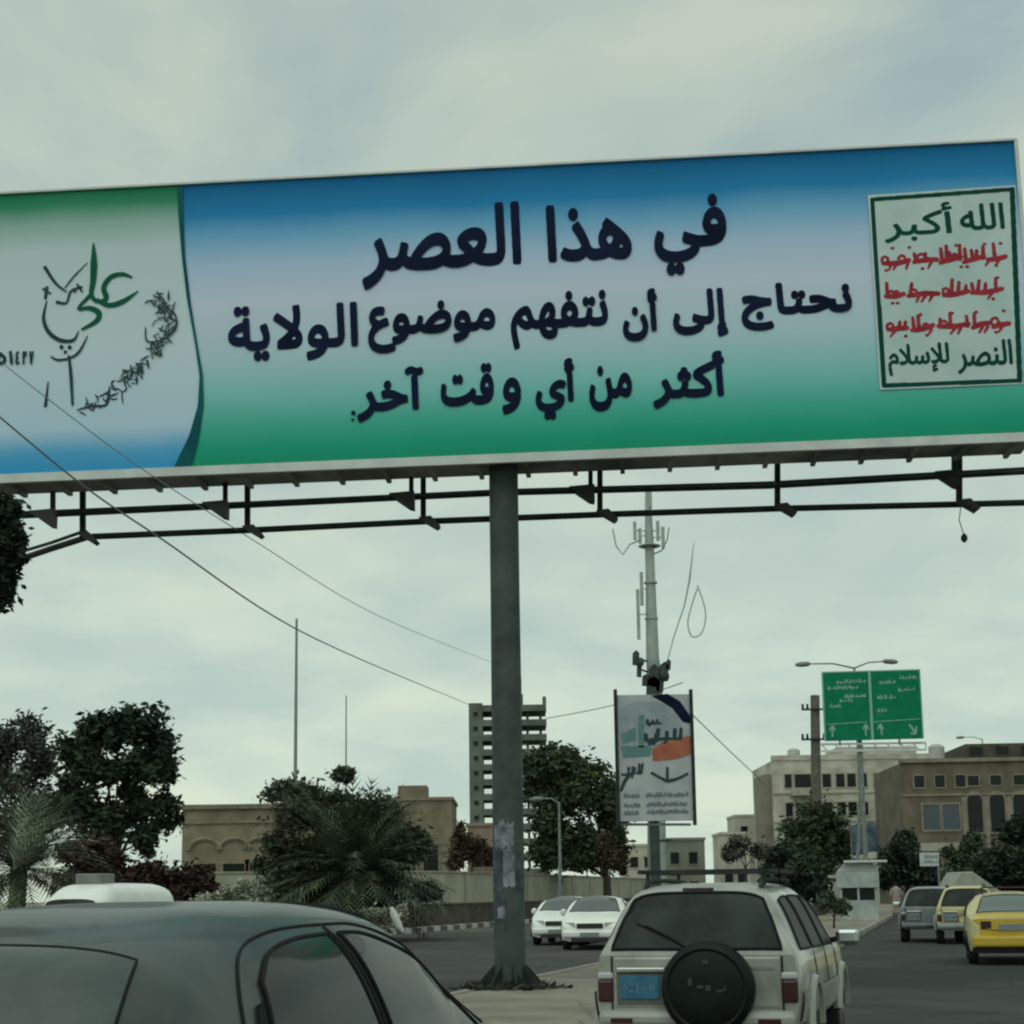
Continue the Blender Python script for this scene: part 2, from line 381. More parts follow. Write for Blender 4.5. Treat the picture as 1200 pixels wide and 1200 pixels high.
while a < 220:
    p0, p1, p2, p3 = RL(-21.5, a), RL(-21.2, a), RL(-21.2, a+.95), RL(-21.5, a+.95)
    mb.add([(p.x,p.y,0) for p in (p0,p1,p2,p3)] + [(p.x,p.y,.22) for p in (p0,p1,p2,p3)], [(4,5,6,7),(0,1,5,4),(1,2,6,5),(2,3,7,6),(3,0,4,7)], i % 2)
    a += 1.0; i += 1
tag(mb.build('far_kerb', [kw, kb]), None, None, None, 'structure')
strip('verge', [RL(-27, a) for a in AL], [RL(-21.5, a) for a in AL], 0.1, dirt, None)
# right-hand pavement past the carriageway
strip('pavement', [RL(9.7, a) for a in AL], [RL(14, a) for a in AL], 0.14, paving, None)

# low dark wall and pale perimeter wall on the far side of the road
def road_box(mb, lat0, lat1, a0, a1, z0, z1):
    p = [RL(lat0,a0), RL(lat1,a0), RL(lat1,a1), RL(lat0,a1)]
    mb.add([(q.x,q.y,z0) for q in p]+[(q.x,q.y,z1) for q in p], [(0,3,2,1),(4,5,6,7),(0,1,5,4),(1,2,6,5),(2,3,7,6),(3,0,4,7)])
t = thing('low_wall', 'long low dark brown wall behind the kerb across the road', 'wall', RL(-22.2, 70))
mb = MB(); road_box(mb, -22.6, -22.2, 56, 190, 0, 1.1); o = mb.build('wall_body', mat('brown_wall', (0.042,0.036,0.029), .95, c2=(0.085,0.072,0.058), scale=.8)); o.parent = t; o.matrix_parent_inverse = Matrix.Translation(-t.location)
mb = MB(); road_box(mb, -22.64, -22.16, 56, 190, 1.103, 1.18); o = mb.build('coping', mat('brown_coping', (0.10,0.092,0.078), .95, var=.3, scale=1)); o.parent = t; o.matrix_parent_inverse = Matrix.Translation(-t.location)
WPTS = [G(60, 84), G(300, 86), G(520, 93), G(600, 108), G(680, 128), G(770, 165)]
t = thing('perimeter_wall', 'long pale plastered perimeter wall behind the low brown wall', 'wall', WPTS[2])
def path_wall(mb, pts, th, z0, z1):
    for p, q in zip(pts, pts[1:]):
        d = (q-p).normalized(); n = Vector((-d.y, d.x, 0))*th/2; v = [p-n, q-n, q+n, p+n]
        mb.add([(k.x-t.location.x,k.y-t.location.y,z0) for k in v]+[(k.x-t.location.x,k.y-t.location.y,z1) for k in v], [(0,3,2,1),(4,5,6,7),(0,1,5,4),(1,2,6,5),(2,3,7,6),(3,0,4,7)])
mb = MB(); path_wall(mb, WPTS, .3, 0, 2.8); mb.build('wall_body', mat('pale_plaster', (0.27,0.28,0.215), .9, c2=(0.39,0.40,0.32), scale=.5), t)
mb = MB(); path_wall(mb, WPTS, .42, 2.803, 2.92); mb.build('coping', mat('plaster_coping', (0.26,0.26,0.21), .9, var=.2, scale=1), t)
for p, q in zip(WPTS, WPTS[1:]):
    ln = (q-p).length; d = (q-p).normalized(); n_ = max(1, int(ln/6))
    for k in range(n_):
        c = p + d*(k+.5)*ln/n_; mb = MB(); path_wall(mb, [c-d*.25, c+d*.25], .38, 0, 2.795); mb.build('pier', MATS['plaster_coping'], t)

# ------------------------------------------------------------------ the big billboard
PHI = R(4.0); TILT = 0.0085
ex = Vector((math.cos(PHI), -math.sin(PHI), TILT)).normalized(); nf = Vector((-math.sin(PHI), -math.cos(PHI), 0)); ez = nf.cross(ex)
if ez.z < 0: ez = -ez
FACE = Sheet((-0.1, 23.9, 0), ex, ez, nf)
U0, U1, V0, V1 = FACE.uv(-14, 300)[0], FACE.uv(1199, 300)[0], FACE.uv(600, 542)[1], FACE.uv(600, 196)[1]
VP = FACE.uv(600, 532)[1]                            # lower edge of the print
bb = thing('billboard', 'huge roadside billboard with blue to green Arabic print on a single tall steel pole', 'billboard', (-0.1, 24.47, 0))
def kid(mb, name, m, parent=bb, **kw):
    off = Vector((0,0,0)); q = parent
    while q: off += Vector(q.location); q = q.parent
    mb.v = [tuple(Vector(v) - off) for v in mb.v]
    return mb.build(name, m, parent, **kw)
def sheet_box(mb, S, u0_, u1_, v0_, v1_, l0, l1):
    v = [S.pt(u, w, l) for l in (l0, l1) for u, w in ((u0_,v0_),(u1_,v0_),(u1_,v1_),(u0_,v1_))]
    mb.add(v, [(0,3,2,1),(4,5,6,7),(0,1,5,4),(1,2,6,5),(2,3,7,6),(3,0,4,7)])
DEP = 1.05
mb = MB(); sheet_box(mb, FACE, U0, U1, V0+.13, V1, -DEP, -0.03); kid(mb, 'panel_box', galv)
soff = mat('soffit', (0.10,0.12,0.11), .7, c2=(0.34,0.36,0.33), scale=.9, detail=3)
mb = MB(); sheet_box(mb, FACE, U0, U1, V0+.09, V0+.125, -DEP, -0.03)
for u in np.arange(U0+.3, U1, .74): sheet_box(mb, FACE, u, u+.07, V0+.02, V0+.09, -DEP+.02, -0.06)
kid(mb, 'soffit', soff)
mb = MB(); sheet_box(mb, FACE, U0-.02, U1+.02, V0, VP+.004, -0.05, 0.03); sheet_box(mb, FACE, U1-.004, U1+.05, V0, V1+.02, -.05, .03); sheet_box(mb, FACE, U0-.05, U0+.004, V0, V1+.02, -.05, .03); sheet_box(mb, FACE, U0-.02, U1+.02, V1-.004, V1+.03, -.05, .03)
kid(mb, 'edge_trim', white_paint)
def print_mat(name, stops):                          # printed colour bands, bottom to top of the sheet (UV-like 'v' attribute)
    m = bpy.data.materials.new(name); m.use_nodes = True; t_ = m.node_tree; b = t_.nodes['Principled BSDF']
    b.inputs['Roughness'].default_value = 0.6; b.inputs['Specular IOR Level'].default_value = 0.12
    at = t_.nodes.new('ShaderNodeUVMap'); at.uv_map = 'print'
    se = t_.nodes.new('ShaderNodeSeparateXYZ'); t_.links.new(at.outputs[0], se.inputs[0])
    no = t_.nodes.new('ShaderNodeTexNoise'); no.inputs['Scale'].default_value = 3; no.inputs['Detail'].default_value = 6; t_.links.new(at.outputs[0], no.inputs['Vector'])
    ma = t_.nodes.new('ShaderNodeMath'); ma.operation = 'MULTIPLY_ADD'; ma.inputs[1].default_value = 0.045
    t_.links.new(no.outputs['Fac'], ma.inputs[0]); 
    sb = t_.nodes.new('ShaderNodeMath'); sb.operation = 'SUBTRACT'; sb.inputs[1].default_value = 0.022; t_.links.new(se.outputs['Y'], sb.inputs[0]); t_.links.new(sb.outputs[0], ma.inputs[2])
    rp = t_.nodes.new('ShaderNodeValToRGB'); el = rp.color_ramp.elements
    for i_, (p_, c_) in enumerate(stops):
        e_ = el[i_] if i_ < 2 else el.new(p_)
        e_.position = p_; e_.color = tuple(c_) + (1,)
    t_.links.new(ma.outputs[0], rp.inputs[0]); t_.links.new(rp.outputs[0], b.inputs['Base Color']); return m
main_print = print_mat('blue_to_green_print', [(0.0,(0.010,0.28,0.16)),(1.0,(0.002,0.12,0.30)),(0.06,(0.014,0.36,0.23)),(0.14,(0.07,0.44,0.34)),(0.24,(0.22,0.55,0.54)),(0.38,(0.45,0.62,0.70)),(0.57,(0.57,0.64,0.79)),(0.70,(0.42,0.57,0.76)),(0.80,(0.17,0.42,0.66)),(0.88,(0.02,0.23,0.49))])
side_print = print_mat('green_to_blue_print', [(0.0,(0.03,0.30,0.60)),(1.0,(0.008,0.18,0.08)),(0.07,(0.10,0.39,0.66)),(0.15,(0.47,0.64,0.78)),(0.42,(0.57,0.69,0.76)),(0.78,(0.52,0.64,0.67)),(0.88,(0.29,0.46,0.42)),(0.95,(0.035,0.25,0.13))])
swoosh = mat('swoosh_print', (0.006,0.075,0.095), .7, c2=(0.020,0.17,0.16), scale=.5, spec=.06)
def printed(mb, name, m, lift):
    o = kid(mb, name, m, fix=False); me = o.data; uvl = me.uv_layers.new(name='print'); off = o.parent.location
    for lp in me.loops:
        p = me.vertices[lp.vertex_index].co + off - FACE.o
        uvl.data[lp.index].uv = ((p.dot(FACE.ex)-U0)/(U1-U0)*3.4, (p.dot(FACE.ez)-VP)/(V1-VP))
    return o
edge_r = [(214,200),(215,250),(217,300),(223,350),(231,400),(238,440),(239,475),(233,515),(221,560)]
edge_l = [(207,200),(209,250),(213,300),(219,350),(228,400),(234,440),(232,475),(222,510),(198,560)]
def edge_u(tab, v):
    q = sorted((FACE.uv(*p)[1], FACE.uv(*p)[0]) for p in tab); vs = [a for a, b in q]; us = [b for a, b in q]
    return float(np.interp(v, vs, us))
NV = 48
rowsL, rowsM, rowsS = [], [], []
for i in range(NV+1):
    v = VP + (V1-VP)*i/NV
    # slack, slightly rippled cloth: the print sheets bow a few millimetres
    rp_ = lambda u: 0.006*math.sin(u*1.7+.6)*math.sin(PI*i/NV) + 0.005*math.sin(u*4.1+1)*math.sin(PI*i/NV)
    ul = np.linspace(U0, edge_u(edge_l, v)+.02, 20); um = np.linspace(edge_u(edge_r, v)-.02, U1, 60)
    rowsL.append([FACE.pt(u, v, -.01+rp_(u)) for u in ul]); rowsM.append([FACE.pt(u, v, -.01+rp_(u)) for u in um])
    rowsS.append([FACE.pt(u, v, .008+rp_(u)) for u in np.linspace(edge_u(edge_l, v), edge_u(edge_r, v), 4)])
mb = MB(); mb.grid(rowsM); printed(mb, 'main_print', main_print, 0)
mb = MB(); mb.grid(rowsL); printed(mb, 'side_print', side_print, 0)
mb = MB(); mb.grid(rowsS); kid(mb, 'swoosh_band', swoosh, fix=False)
BW = (3,3)
LINES = [
 [('في',(766,228,852,322)),('هذا',(640,238,740,306)),('العصر',(424,240,611,336))],
 [('نحتاج',(868,330,999,386)),('إلى',(788,338,853,396)),('أن',(729,338,771,400)),('نتفهم',(598,341,713,408)),('موضوع',(431,352,581,412)),('الولاية',(267,356,420,424))],
 [('أكثر',(764,412,850,478)),('من',(690,428,741,482)),('أي',(627,420,674,492)),('و',(588,442,611,486)),('قت',(516,426,579,476)),('آخر',(418,430,497,494))]]
for li, ws in enumerate(LINES):
    mb = MB()
    for w, bx in ws: FACE.word(mb, w, bx, cell=.005, bold=(5,10) if li == 0 else (4,8), lift=.006)
    if li == 2: FACE.strokes(mb, [[(414,484,5),(414.5,484,5)],[(413,492,3),(414,492,3)]], lift=.009)
    kid(mb, 'lettering', ink, fix=False)
e7 = lambda st, k=1.0: [(x/3.75, y/3.75+200, w/3.75*k) for x, y, w in st]
mb = MB()
FACE.strokes(mb, [e7(s) for s in [
 [(411,322,8),(413,400,30),(410,480,28),(402,545,20),(425,575,18)],
 [(578,468,10),(535,455,20),(485,470,24),(456,515,24),(468,560,24),(440,578,18)],
 [(430,570,20),(480,592,24),(540,575,24),(606,530,6)],
 [(400,545,20),(345,605,14),(395,604,22),(434,625,26),(425,660,24),(362,697,12)]]], lift=.006)
kid(mb, 'emblem_name', green_ink, fix=False)
mb = MB(); er = random.Random(3)
st = [[(205,575,8),(192,650,20),(215,710,24),(265,745,24),(322,745,18),(346,705,6)],[(270,775,24),(271,776,24)],[(306,776,24),(307,777,24)],[(287,797,20),(288,797,20)],
 [(384,728,6),(352,790,16),(312,822,14),(255,832,14),(226,818,10)],[(303,815,14),(312,900,20),(319,1028,14)],[(212,930,8),(200,1032,20)],
 [(198,425,20),(245,495,16),(292,532,8)],[(384,405,5),(325,465,10),(286,515,8)],[(206,515,20),(200,560,18)],[(190,520,14),(222,540,10)],
 [(252,578,20),(292,580,14),(312,530,14),(357,512,16)],[(320,525,16),(330,530,16)],[(340,500,12),(360,530,12)]]
arc = [(365,1045),(440,1022),(520,962),(590,905),(650,868),(700,800),(738,720),(757,660),(728,600),(702,575)]
st += [[(340,1052,8),(400,1035,14),(465,1030,14),(480,985,12)],[(640,690,8),(648,750,10),(720,740,12),(772,690,14),(770,635,10),(735,600,10)]]
for k in range(125):
    i_ = er.uniform(0, len(arc)-1.001); a_, b_ = arc[int(i_)], arc[int(i_)+1]; f_ = i_ - int(i_)
    cx_, cy_ = a_[0]+(b_[0]-a_[0])*f_ + er.gauss(-12,20), a_[1]+(b_[1]-a_[1])*f_ + er.gauss(-10,20)
    an = er.uniform(0, PI); ln = er.uniform(6, 26)
    st.append([(cx_-ln*math.cos(an), cy_-ln*math.sin(an), 5),(cx_+er.uniform(-8,8), cy_+er.uniform(-8,8), er.uniform(7,13)),(cx_+ln*math.cos(an), cy_+ln*math.sin(an), 5)])
FACE.strokes(mb, [e7(s, .78) for s in st], cell=.005, lift=.006)
FACE.word(mb, 'ه', (-6,412,8,428), cell=.006, bold=(2,2), lift=.006)
for k, dch in enumerate('١٤٣٧'): FACE.word(mb, dch, (10+k*8, 411, 16+k*8, 428), cell=.006, bold=(2,2), lift=.016, raw=True)
kid(mb, 'emblem_script', grey_ink, fix=False)
# framed panel at the right end
mb = MB(); FACE.poly(mb, [(1017,229),(1190,217),(1199,450),(1031,457)], lift=.005)
fp = kid(mb, 'framed_panel', mat('panel_ground', (0.42,0.56,0.55), .6, c2=(0.54,0.63,0.64), scale=1.2, spec=.15), fix=False)
mb = MB()
FACE.strokes(mb, [[(1022,234,5),(1186,222,5)],[(1186,222,6),(1195,446,6)],[(1195,446,5),(1036,452,5)],[(1036,452,5),(1022,234,5)]], lift=.009)
FACE.word(mb, 'الله', (1124,238,1177,270), cell=.006, bold=(2,2), lift=.009); FACE.word(mb, 'أكبر', (1035,238,1117,284), cell=.006, bold=(2,2), lift=.009)
FACE.word(mb, 'النصر', (1121,398,1187,438), cell=.006, bold=(2,2), lift=.009); FACE.word(mb, 'للإسلام', (1040,402,1113,440), cell=.006, bold=(2,2), lift=.009)
kid(mb, 'green_lettering', dkgreen_ink, parent=fp, fix=False) if False else kid(mb, 'green_lettering', dkgreen_ink, fix=False)
mb = MB(); sr = random.Random(11)
def smudge(x0, y0, x1, y1, slope, rg):                # worn, unreadable red marks in word-like groups
    out = []; x = x0; h = y1-y0
    while x < x1-6:
        e = min(x1, x+rg.uniform(.7, 1.7)*h); yb = y0+.68*h; f = lambda xx, yy, w: (xx, yy+slope*(xx-x0), w)
        out.append([f(x, yb+rg.uniform(-.1,.15)*h, 5), f((x+e)/2, yb+rg.uniform(-.05,.08)*h, 6.5), f(e, yb-rg.uniform(0,.1)*h, 5.5)])
        xx = x+2
        while xx < e:
            k = rg.random()
            if k < .4: out.append([f(xx, yb, 5), f(xx+rg.uniform(-2,2), yb-rg.uniform(.3,.62)*h, 4)])
            elif k < .75:
                q = rg.uniform(2.5,4.5); out.append([f(xx+q*math.cos(a_), yb-q*.8+q*math.sin(a_), 3.4) for a_ in np.linspace(0, 5.6, 7)])
            else: out.append([f(xx, yb+.1*h, 4), f(xx-rg.uniform(2,5), yb+.34*h, 2.5)])
            if rg.random() < .4: d_ = yb+rg.choice((-.62,.36))*h; out.append([f(xx+1, d_, 3.4), f(xx+2.2, d_, 3.4)])
            xx += rg.uniform(4, 9)
        x = e+rg.uniform(4, 7)
    return out
for (xa, ya, xb, yb) in ((1035,290,1178,316),(1038,330,1180,355),(1041,369,1182,394)):
    FACE.strokes(mb, smudge(xa, ya, xb, yb, -.045, sr), lift=.009)
kid(mb, 'red_lettering', red_ink, fix=False)
# pole and its foot
mb = MB(); mb.lathe([(.235,0.05),(.235,3),(.225,6),(.225,9.0)], (-0.1,24.47,0), (0,0,1), 28); pole = kid(mb, 'pole', steel, smooth=True)
mb = MB(); mb.box(-.62,.42,23.95,24.99,.15,.21)
for k in range(8):
    a = k*PI/4+.2; c = Vector((-.1,24.47,0)); d = Vector((math.cos(a), math.sin(a), 0)); s_ = Vector((-d.y, d.x, 0))*.012
    p = [c+d*.23+Vector((0,0,.21)), c+d*.5+Vector((0,0,.21)), c+d*.23+Vector((0,0,.5))]
    mb.add([q-s_ for q in p]+[q+s_ for q in p], [(0,1,2),(5,4,3),(0,3,4,1),(1,4,5,2),(2,5,3,0)])
kid(mb, 'base_plate', dark_steel)
# torn bills pasted round the pole
def bill(name, a0, a1, z0, z1, m, jag=0):
    mb = MB(); rows = []; jr = random.Random(int(z0*100))
    for z in np.linspace(z0, z1, 6):
        rows.append([(-.1+.242*math.sin(a), 24.47-.242*math.cos(a), z + (jr.uniform(-jag,jag) if z in (z0,z1) else 0)) for a in np.linspace(a0, a1, 12)])
    mb.grid(rows); return kid(mb, name, m, fix=False)
dark_bill = mat('dark_bill', (0.015,0.02,0.035), .6, c2=(0.07,0.085,0.11), scale=6); pale_bill = mat('pale_bill', (0.03,0.04,0.055), .6, c2=(0.30,0.34,0.37), scale=4)
bill('pasted_bill', R(-58), R(20), 3.05-.85, 3.32-.75, pale_bill, .05)
bill('pasted_bill', R(-70), R(-22), 1.55, 2.15, dark_bill, .03); bill('pasted_bill', R(-20), R(22), 1.62, 2.17, pale_bill, .02)
bill('pasted_bill', R(24), R(66), 1.58, 2.14, dark_bill, .03); bill('pasted_bill', R(-64), R(-12), 1.14, 1.50, dark_bill, .03)
bill('pasted_bill', R(-45), R(-15), 1.17, 1.33, pale_bill, .02)
# rails with lamps hanging below the box
YR = 25.15
def rail(pts, r, nm='lamp_rail'):
    mb = MB(); mb.tube([P(*p) for p in pts], r, 8); kid(mb, nm, dark_steel, smooth=True)
rail([(104,629,25.6),(300,621,25.5),(500,611,25.4),(705,603,25.3),(912,596,25.2),(1125,591,25.1),(1240,588,25.0)], .052)
rail([(-20,607,25.2),(300,592,25.1),(590,578,25.0),(900,570,24.9),(1240,551,24.8)], .042)
rail([(-20,603,26.2),(300,589,26.1),(590,575,26.0),(900,566,25.9),(1240,547,25.8)], .03)
rail([(104,629,25.6),(60,643,26.4),(16,658,27.2)], .055, 'end_arm'); rail([(100,622,25.6),(60,636,26.4),(20,648,27.2)], .03, 'end_arm')
for i, x in enumerate((97, 290, 496, 703, 911, 1124)):
    yb = np.interp(x, [104,300,500,705,912,1125], [629,621,611,603,596,591]); yt = np.interp(x, [0,600,1200], [580,548,524])
    D_ = 25.62 - .0005*x
    mb = MB(); a, b = P(x, yt, D_), P(x, yb+2, D_); mb.bar(a, b, .085, .085)
    kid(mb, 'hanger', dark_steel)
    lm = MB(); c = P(x+8, yb+3, D_-.1)
    lm.prism([(c.x-.17,c.z+.07),(c.x+.02,c.z+.09),(c.x+.17,c.z-.07),(c.x+.12,c.z-.11)], c.y-.22, c.y+.02); kid(lm, 'flood_lamp', mat('lamp_body', (0.02,0.025,0.023), .6))
for i, x in enumerate((62, 264, 482, 692, 1118)):
    yb = np.interp(x, [0,300,590,900,1240], [607,592,578,570,551]); D_ = 25.0
    mb = MB(); mb.bar(P(x, yb-28, D_), P(x, yb+4, D_), .07); kid(mb, 'hanger', dark_steel)
    lm = MB(); c = P(x-6, yb+7, D_)
    lm.prism([(c.x-.26,c.z+.13),(c.x+.14,c.z+.16),(c.x+.14,c.z-.12),(c.x+.06,c.z-.10)], c.y-.2, c.y+.05); kid(lm, 'flood_lamp', MATS['lamp_body'])
# a loose lamp on its wire
mb = MB(); mb.tube([P(1126,592,25.1), P(1124,610,25.1), P(1130,628,25.1)], .008, 5); mb.lathe([(.02,.09),(.05,.05),(.055,0),(.02,-.05)], P(1130,632,25.1), (0,0,1), 10); kid(mb, 'dangling_lamp', dark_steel)

# ------------------------------------------------------------------ vegetation
def leafmat(name, c, c2, isl=.65): return mat(name, c, .75, c2=c2, scale=.9, island=isl, spec=.25)
leaf_dark = leafmat('leaf_dark', (0.014,0.026,0.017), (0.040,0.064,0.034)); leaf_mid = leafmat('leaf_mid', (0.024,0.042,0.021), (0.070,0.098,0.046)); leaf_soft = leafmat('leaf_soft', (0.034,0.050,0.028), (0.085,0.105,0.060))
leaf_olive = leafmat('leaf_olive', (0.045,0.065,0.035), (0.12,0.15,0.08)); leaf_brown = leafmat('leaf_brown', (0.030,0.022,0.014), (0.085,0.055,0.034)); leaf_red = leafmat('leaf_red', (0.026,0.016,0.011), (0.062,0.034,0.024))
leaf_pale = leafmat('leaf_pale', (0.16,0.18,0.12), (0.40,0.42,0.34)); bark = mat('bark', (0.045,0.038,0.028), .9, var=.35, scale=6)
frond_m = leafmat('frond', (0.024,0.040,0.022), (0.062,0.088,0.046)); frond_soft = leafmat('frond_soft', (0.030,0.048,0.028), (0.085,0.115,0.064)); frond_pale = leafmat('frond_pale', (0.24,0.30,0.23), (0.50,0.57,0.46))
def leaves(V, Fc, c, rad, n, size, rg, shell=.35):
    for _ in range(n):
        d = np.array([rg.gauss(0,.5), rg.gauss(0,.5), rg.gauss(0,.5)])
        p = c + d*rad; a = np.array([rg.gauss(0,1), rg.gauss(0,1), rg.gauss(0,.6)]); a /= np.linalg.norm(a) + 1e-9
        b = np.cross(a, [rg.gauss(0,1), rg.gauss(0,1), rg.gauss(0,1)]); b /= np.linalg.norm(b) + 1e-9
        s = size*rg.uniform(.6, 1.4); i0 = len(V)
        V += [tuple(p-a*s), tuple(p+b*s*.42), tuple(p+a*s), tuple(p-b*s*.42)]; Fc.append((i0,i0+1,i0+2,i0+3))
def leaf_mesh(name, V, Fc, m, parent):
    me = bpy.data.meshes.new(name); me.from_pydata(V, [], Fc); return link_mesh(name, me, m, parent)
def tree(name, label, cat, base, blobs, m, trunk_r=.15, nleaf=220, leaf=.14, seed=1, group=None, sub=7, trunk=True):
    """blobs: (x, z, rx, rz) in metres relative to the base; each is broken into smaller leaf clumps."""
    rg = random.Random(seed); t = thing(name, label, cat, base, 0, group); V, Fc = [], []; tk = MB()
    top = max(b[1] for b in blobs); mid = min(b[1]-b[3]*.6 for b in blobs)
    if trunk:
        fork = Vector((rg.uniform(-.1,.1), 0, max(.3, mid*.85)))
        tk.tube([(0,0,-.1), (fork.x*.5, .03, fork.z*.5), fork], [trunk_r*1.25, trunk_r, trunk_r*.85], 8)
    for bx, bz, rx, rz in blobs:
        by = rg.uniform(-.35,.35)*rx
        if trunk:
            a = fork + Vector(((bx-fork.x)*.4 + rg.uniform(-.2,.2), by*.4, (bz-fork.z)*.55)); tk.tube([fork-Vector((0,0,.15)), a, (bx, by, bz)], [trunk_r*.45, trunk_r*.25, trunk_r*.06], 6)
        leaves(V, Fc, np.array([bx, by, bz]), np.array([rx, rx, rz])*.85, nleaf*2, leaf*1.1, rg, .1)
        for _ in range(sub*2):
            d = np.array([rg.gauss(0,1) for _ in range(3)]); d /= np.linalg.norm(d); q = rg.uniform(.3, .95)
            c = np.array([bx, by, bz]) + d*q*np.array([rx, rx, rz]); rr = rg.uniform(.22, .50)
            if trunk and rg.random() < .25: tk.tube([(bx, by, bz), tuple(c)], [trunk_r*.12, trunk_r*.05], 4)
            leaves(V, Fc, c, np.array([rx*rr, rx*rr, rz*rr]), nleaf, leaf, rg)
    leaf_mesh('crown', V, Fc, m, t)
    if trunk: tk.build('trunk', bark, t, smooth=True)
    return t
def frond(V, Fc, base, az, el, length, droop, rg, width=.35, n=16, leaflet=True):
    d = np.array([math.cos(az)*math.cos(el), math.sin(az)*math.cos(el), math.sin(el)]); p = np.array(base, float); side = np.array([-math.sin(az), math.cos(az), 0]); st = length/n
    for i in range(n):
        q = p + d*st; d = d + np.array([0,0,-droop/n]); d /= np.linalg.norm(d)
        f = i/n; w = .012; i0 = len(V); V += [tuple(p-side*w), tuple(p+side*w), tuple(q+side*w), tuple(q-side*w)]; Fc.append((i0,i0+1,i0+2,i0+3))
        if f > .12:
            ll = width*math.sin(PI*min(1, .12+f*.85))**.6
            for s in (-1, 1):
                tip = q + s*side*ll*.8 + d*ll*.65 + np.array([0,0,rg.uniform(-.22,.02)*ll]); i0 = len(V)
                wv = d*st*.22; V += [tuple(p-wv), tuple(p+wv), tuple(tip)]; Fc.append((i0,i0+1,i0+2))
        p = q
def palm(name, label, base, h, nf_, length, m, seed, cat='palm', el=(.1,1.45), trunk_r=.16, group=None, width=.4, extra=None):
    rg = random.Random(seed); t = thing(name, label, cat, base, 0, group); V, Fc = [], []
    for k in range(nf_):
        frond(V, Fc, (rg.uniform(-.1,.1), rg.uniform(-.1,.1), h), rg.uniform(0, 2*PI), rg.uniform(*el), length*rg.uniform(.75,1.1), rg.uniform(.5,1.3), rg, width)
    leaf_mesh('crown', V, Fc, m, t)
    if extra:
        V, Fc = [], []
        for az, e_, ln in extra: frond(V, Fc, (.1, -1.1, h+.05), az, e_, ln, 1.1, rg, width*.8)
        leaf_mesh('pale_fronds', V, Fc, frond_pale, t)
    MB().tube([(0,0,-.1),(0,0,h*.6),(0,0,h+.05)], [trunk_r*1.2, trunk_r, trunk_r*1.1], 10).build('trunk', bark, t, smooth=True); return t
def pxblobs(Y, bx, lst):                             # blobs measured on the photograph -> metres beside the base
    b = G(bx, Y); out = []
    for cx_, cy_, rx, ry in lst:
        p = P(cx_, cy_, Y); out.append((p.x-b.x, p.z, rx*Y/F, ry*Y/F))
    return b, out

b, bl = pxblobs(14.0, -70, [(-95,600,85,60),(-70,660,70,50),(-26,640,44,55),(-130,690,80,60),(-2,608,22,26),(14,632,16,16),(6,655,18,16),(2,684,12,22),(16,652,14,8),(8,595,14,10),(-6,705,10,12)])
tree('leafy_tree', 'close dark leafy tree reaching in at the left frame edge under the billboard', 'tree', b, bl, leaf_dark, .12, 260, .045, 5)
b, bl = pxblobs(72, 135, [(92,878,26,30),(122,856,28,24),(160,858,36,28),(188,895,24,34),(166,896,28,24),(106,908,28,28),(140,900,16,12),(84,940,18,34),(128,905,9,12),(150,928,12,12),(132,962,34,24),(188,948,22,26),(172,985,18,18),(112,955,28,26),(162,945,12,14),(112,992,12,10)])
tree('round_tree', 'tall dark round tree with sky gaps in its crown, right of the pale fronds', 'tree', b, bl, leaf_dark, .24, 130, .17, 8, 'trees across the road', sub=6)
b, bl = pxblobs(80, 15, [(15,868,42,32),(48,888,25,32),(20,925,40,34),(-20,890,40,50),(45,950,34,30),(10,975,50,34)])
tree('grey_tree', 'thin greyish tree at the left frame edge behind the palm', 'tree', b, bl, leaf_brown if False else leafmat('leaf_grey', (0.035,0.042,0.035), (0.085,0.092,0.078)), .2, 100, .17, 9, 'trees across the road', sub=6)
palm('fan_palm', 'broad palm with pale silvery fronds at the left frame edge', G(24, 46), 2.3, 130, 2.7, frond_soft, 4, extra=[(R(-60+k*6), 1.30-.07*k, 2.5+.15*(k%3)) for k in range(12)], el=(-.2,1.4), width=.5)
b, bl = pxblobs(60, 120, [(100,1022,30,24),(135,1022,30,20),(170,1028,32,20),(205,1030,32,20),(232,1035,20,18),(150,1044,60,18),(95,1000,30,26),(200,1048,50,14)])
tree('reddish_hedge', 'low dark reddish brown bush row between the palm and the carved stone building', 'hedge', b, bl, leaf_red, .08, 140, .13, 10, sub=6)
# bushy palm-like mass in the middle left
palm('date_palm', 'big bushy date palm in front of the carved stone building', G(418, 57), 2.0, 210, 4.0, frond_soft, 12, el=(-.2,1.25), trunk_r=.3, width=.6, group='palms across the road')
b, bl = pxblobs(60, 345, [(338,926,26,16),(352,955,38,28),(334,1000,36,32),(372,1040,56,26),(430,1050,60,24),(448,1000,44,38),(390,945,40,28),(400,1000,56,40),(486,985,18,26),(345,1055,44,20),(402,908,14,8),(440,955,34,30),(500,1045,16,10)])
tree('olive_bush', 'tall olive green bush wrapped round the left of the date palm', 'bush', b, bl, leaf_soft, .12, 170, .12, 13, sub=7)
b, bl = pxblobs(56, 275, [(262,1050,16,10),(285,1045,18,12),(305,1052,14,10),(240,1056,12,8)])
tree('pale_shrub', 'small pale flowering shrub left of the bushy date palm', 'shrub', b, bl, leaf_pale, .03, 70, .08, 14, 'pale shrubs', sub=6)
b, bl = pxblobs(50, 452, [(440,1072,14,10),(458,1078,14,12),(470,1070,8,10)])
tree('pale_shrub', 'small pale flowering shrub just above the dark sedan roof', 'shrub', b, bl, leaf_pale, .03, 60, .07, 15, 'pale shrubs', sub=6)
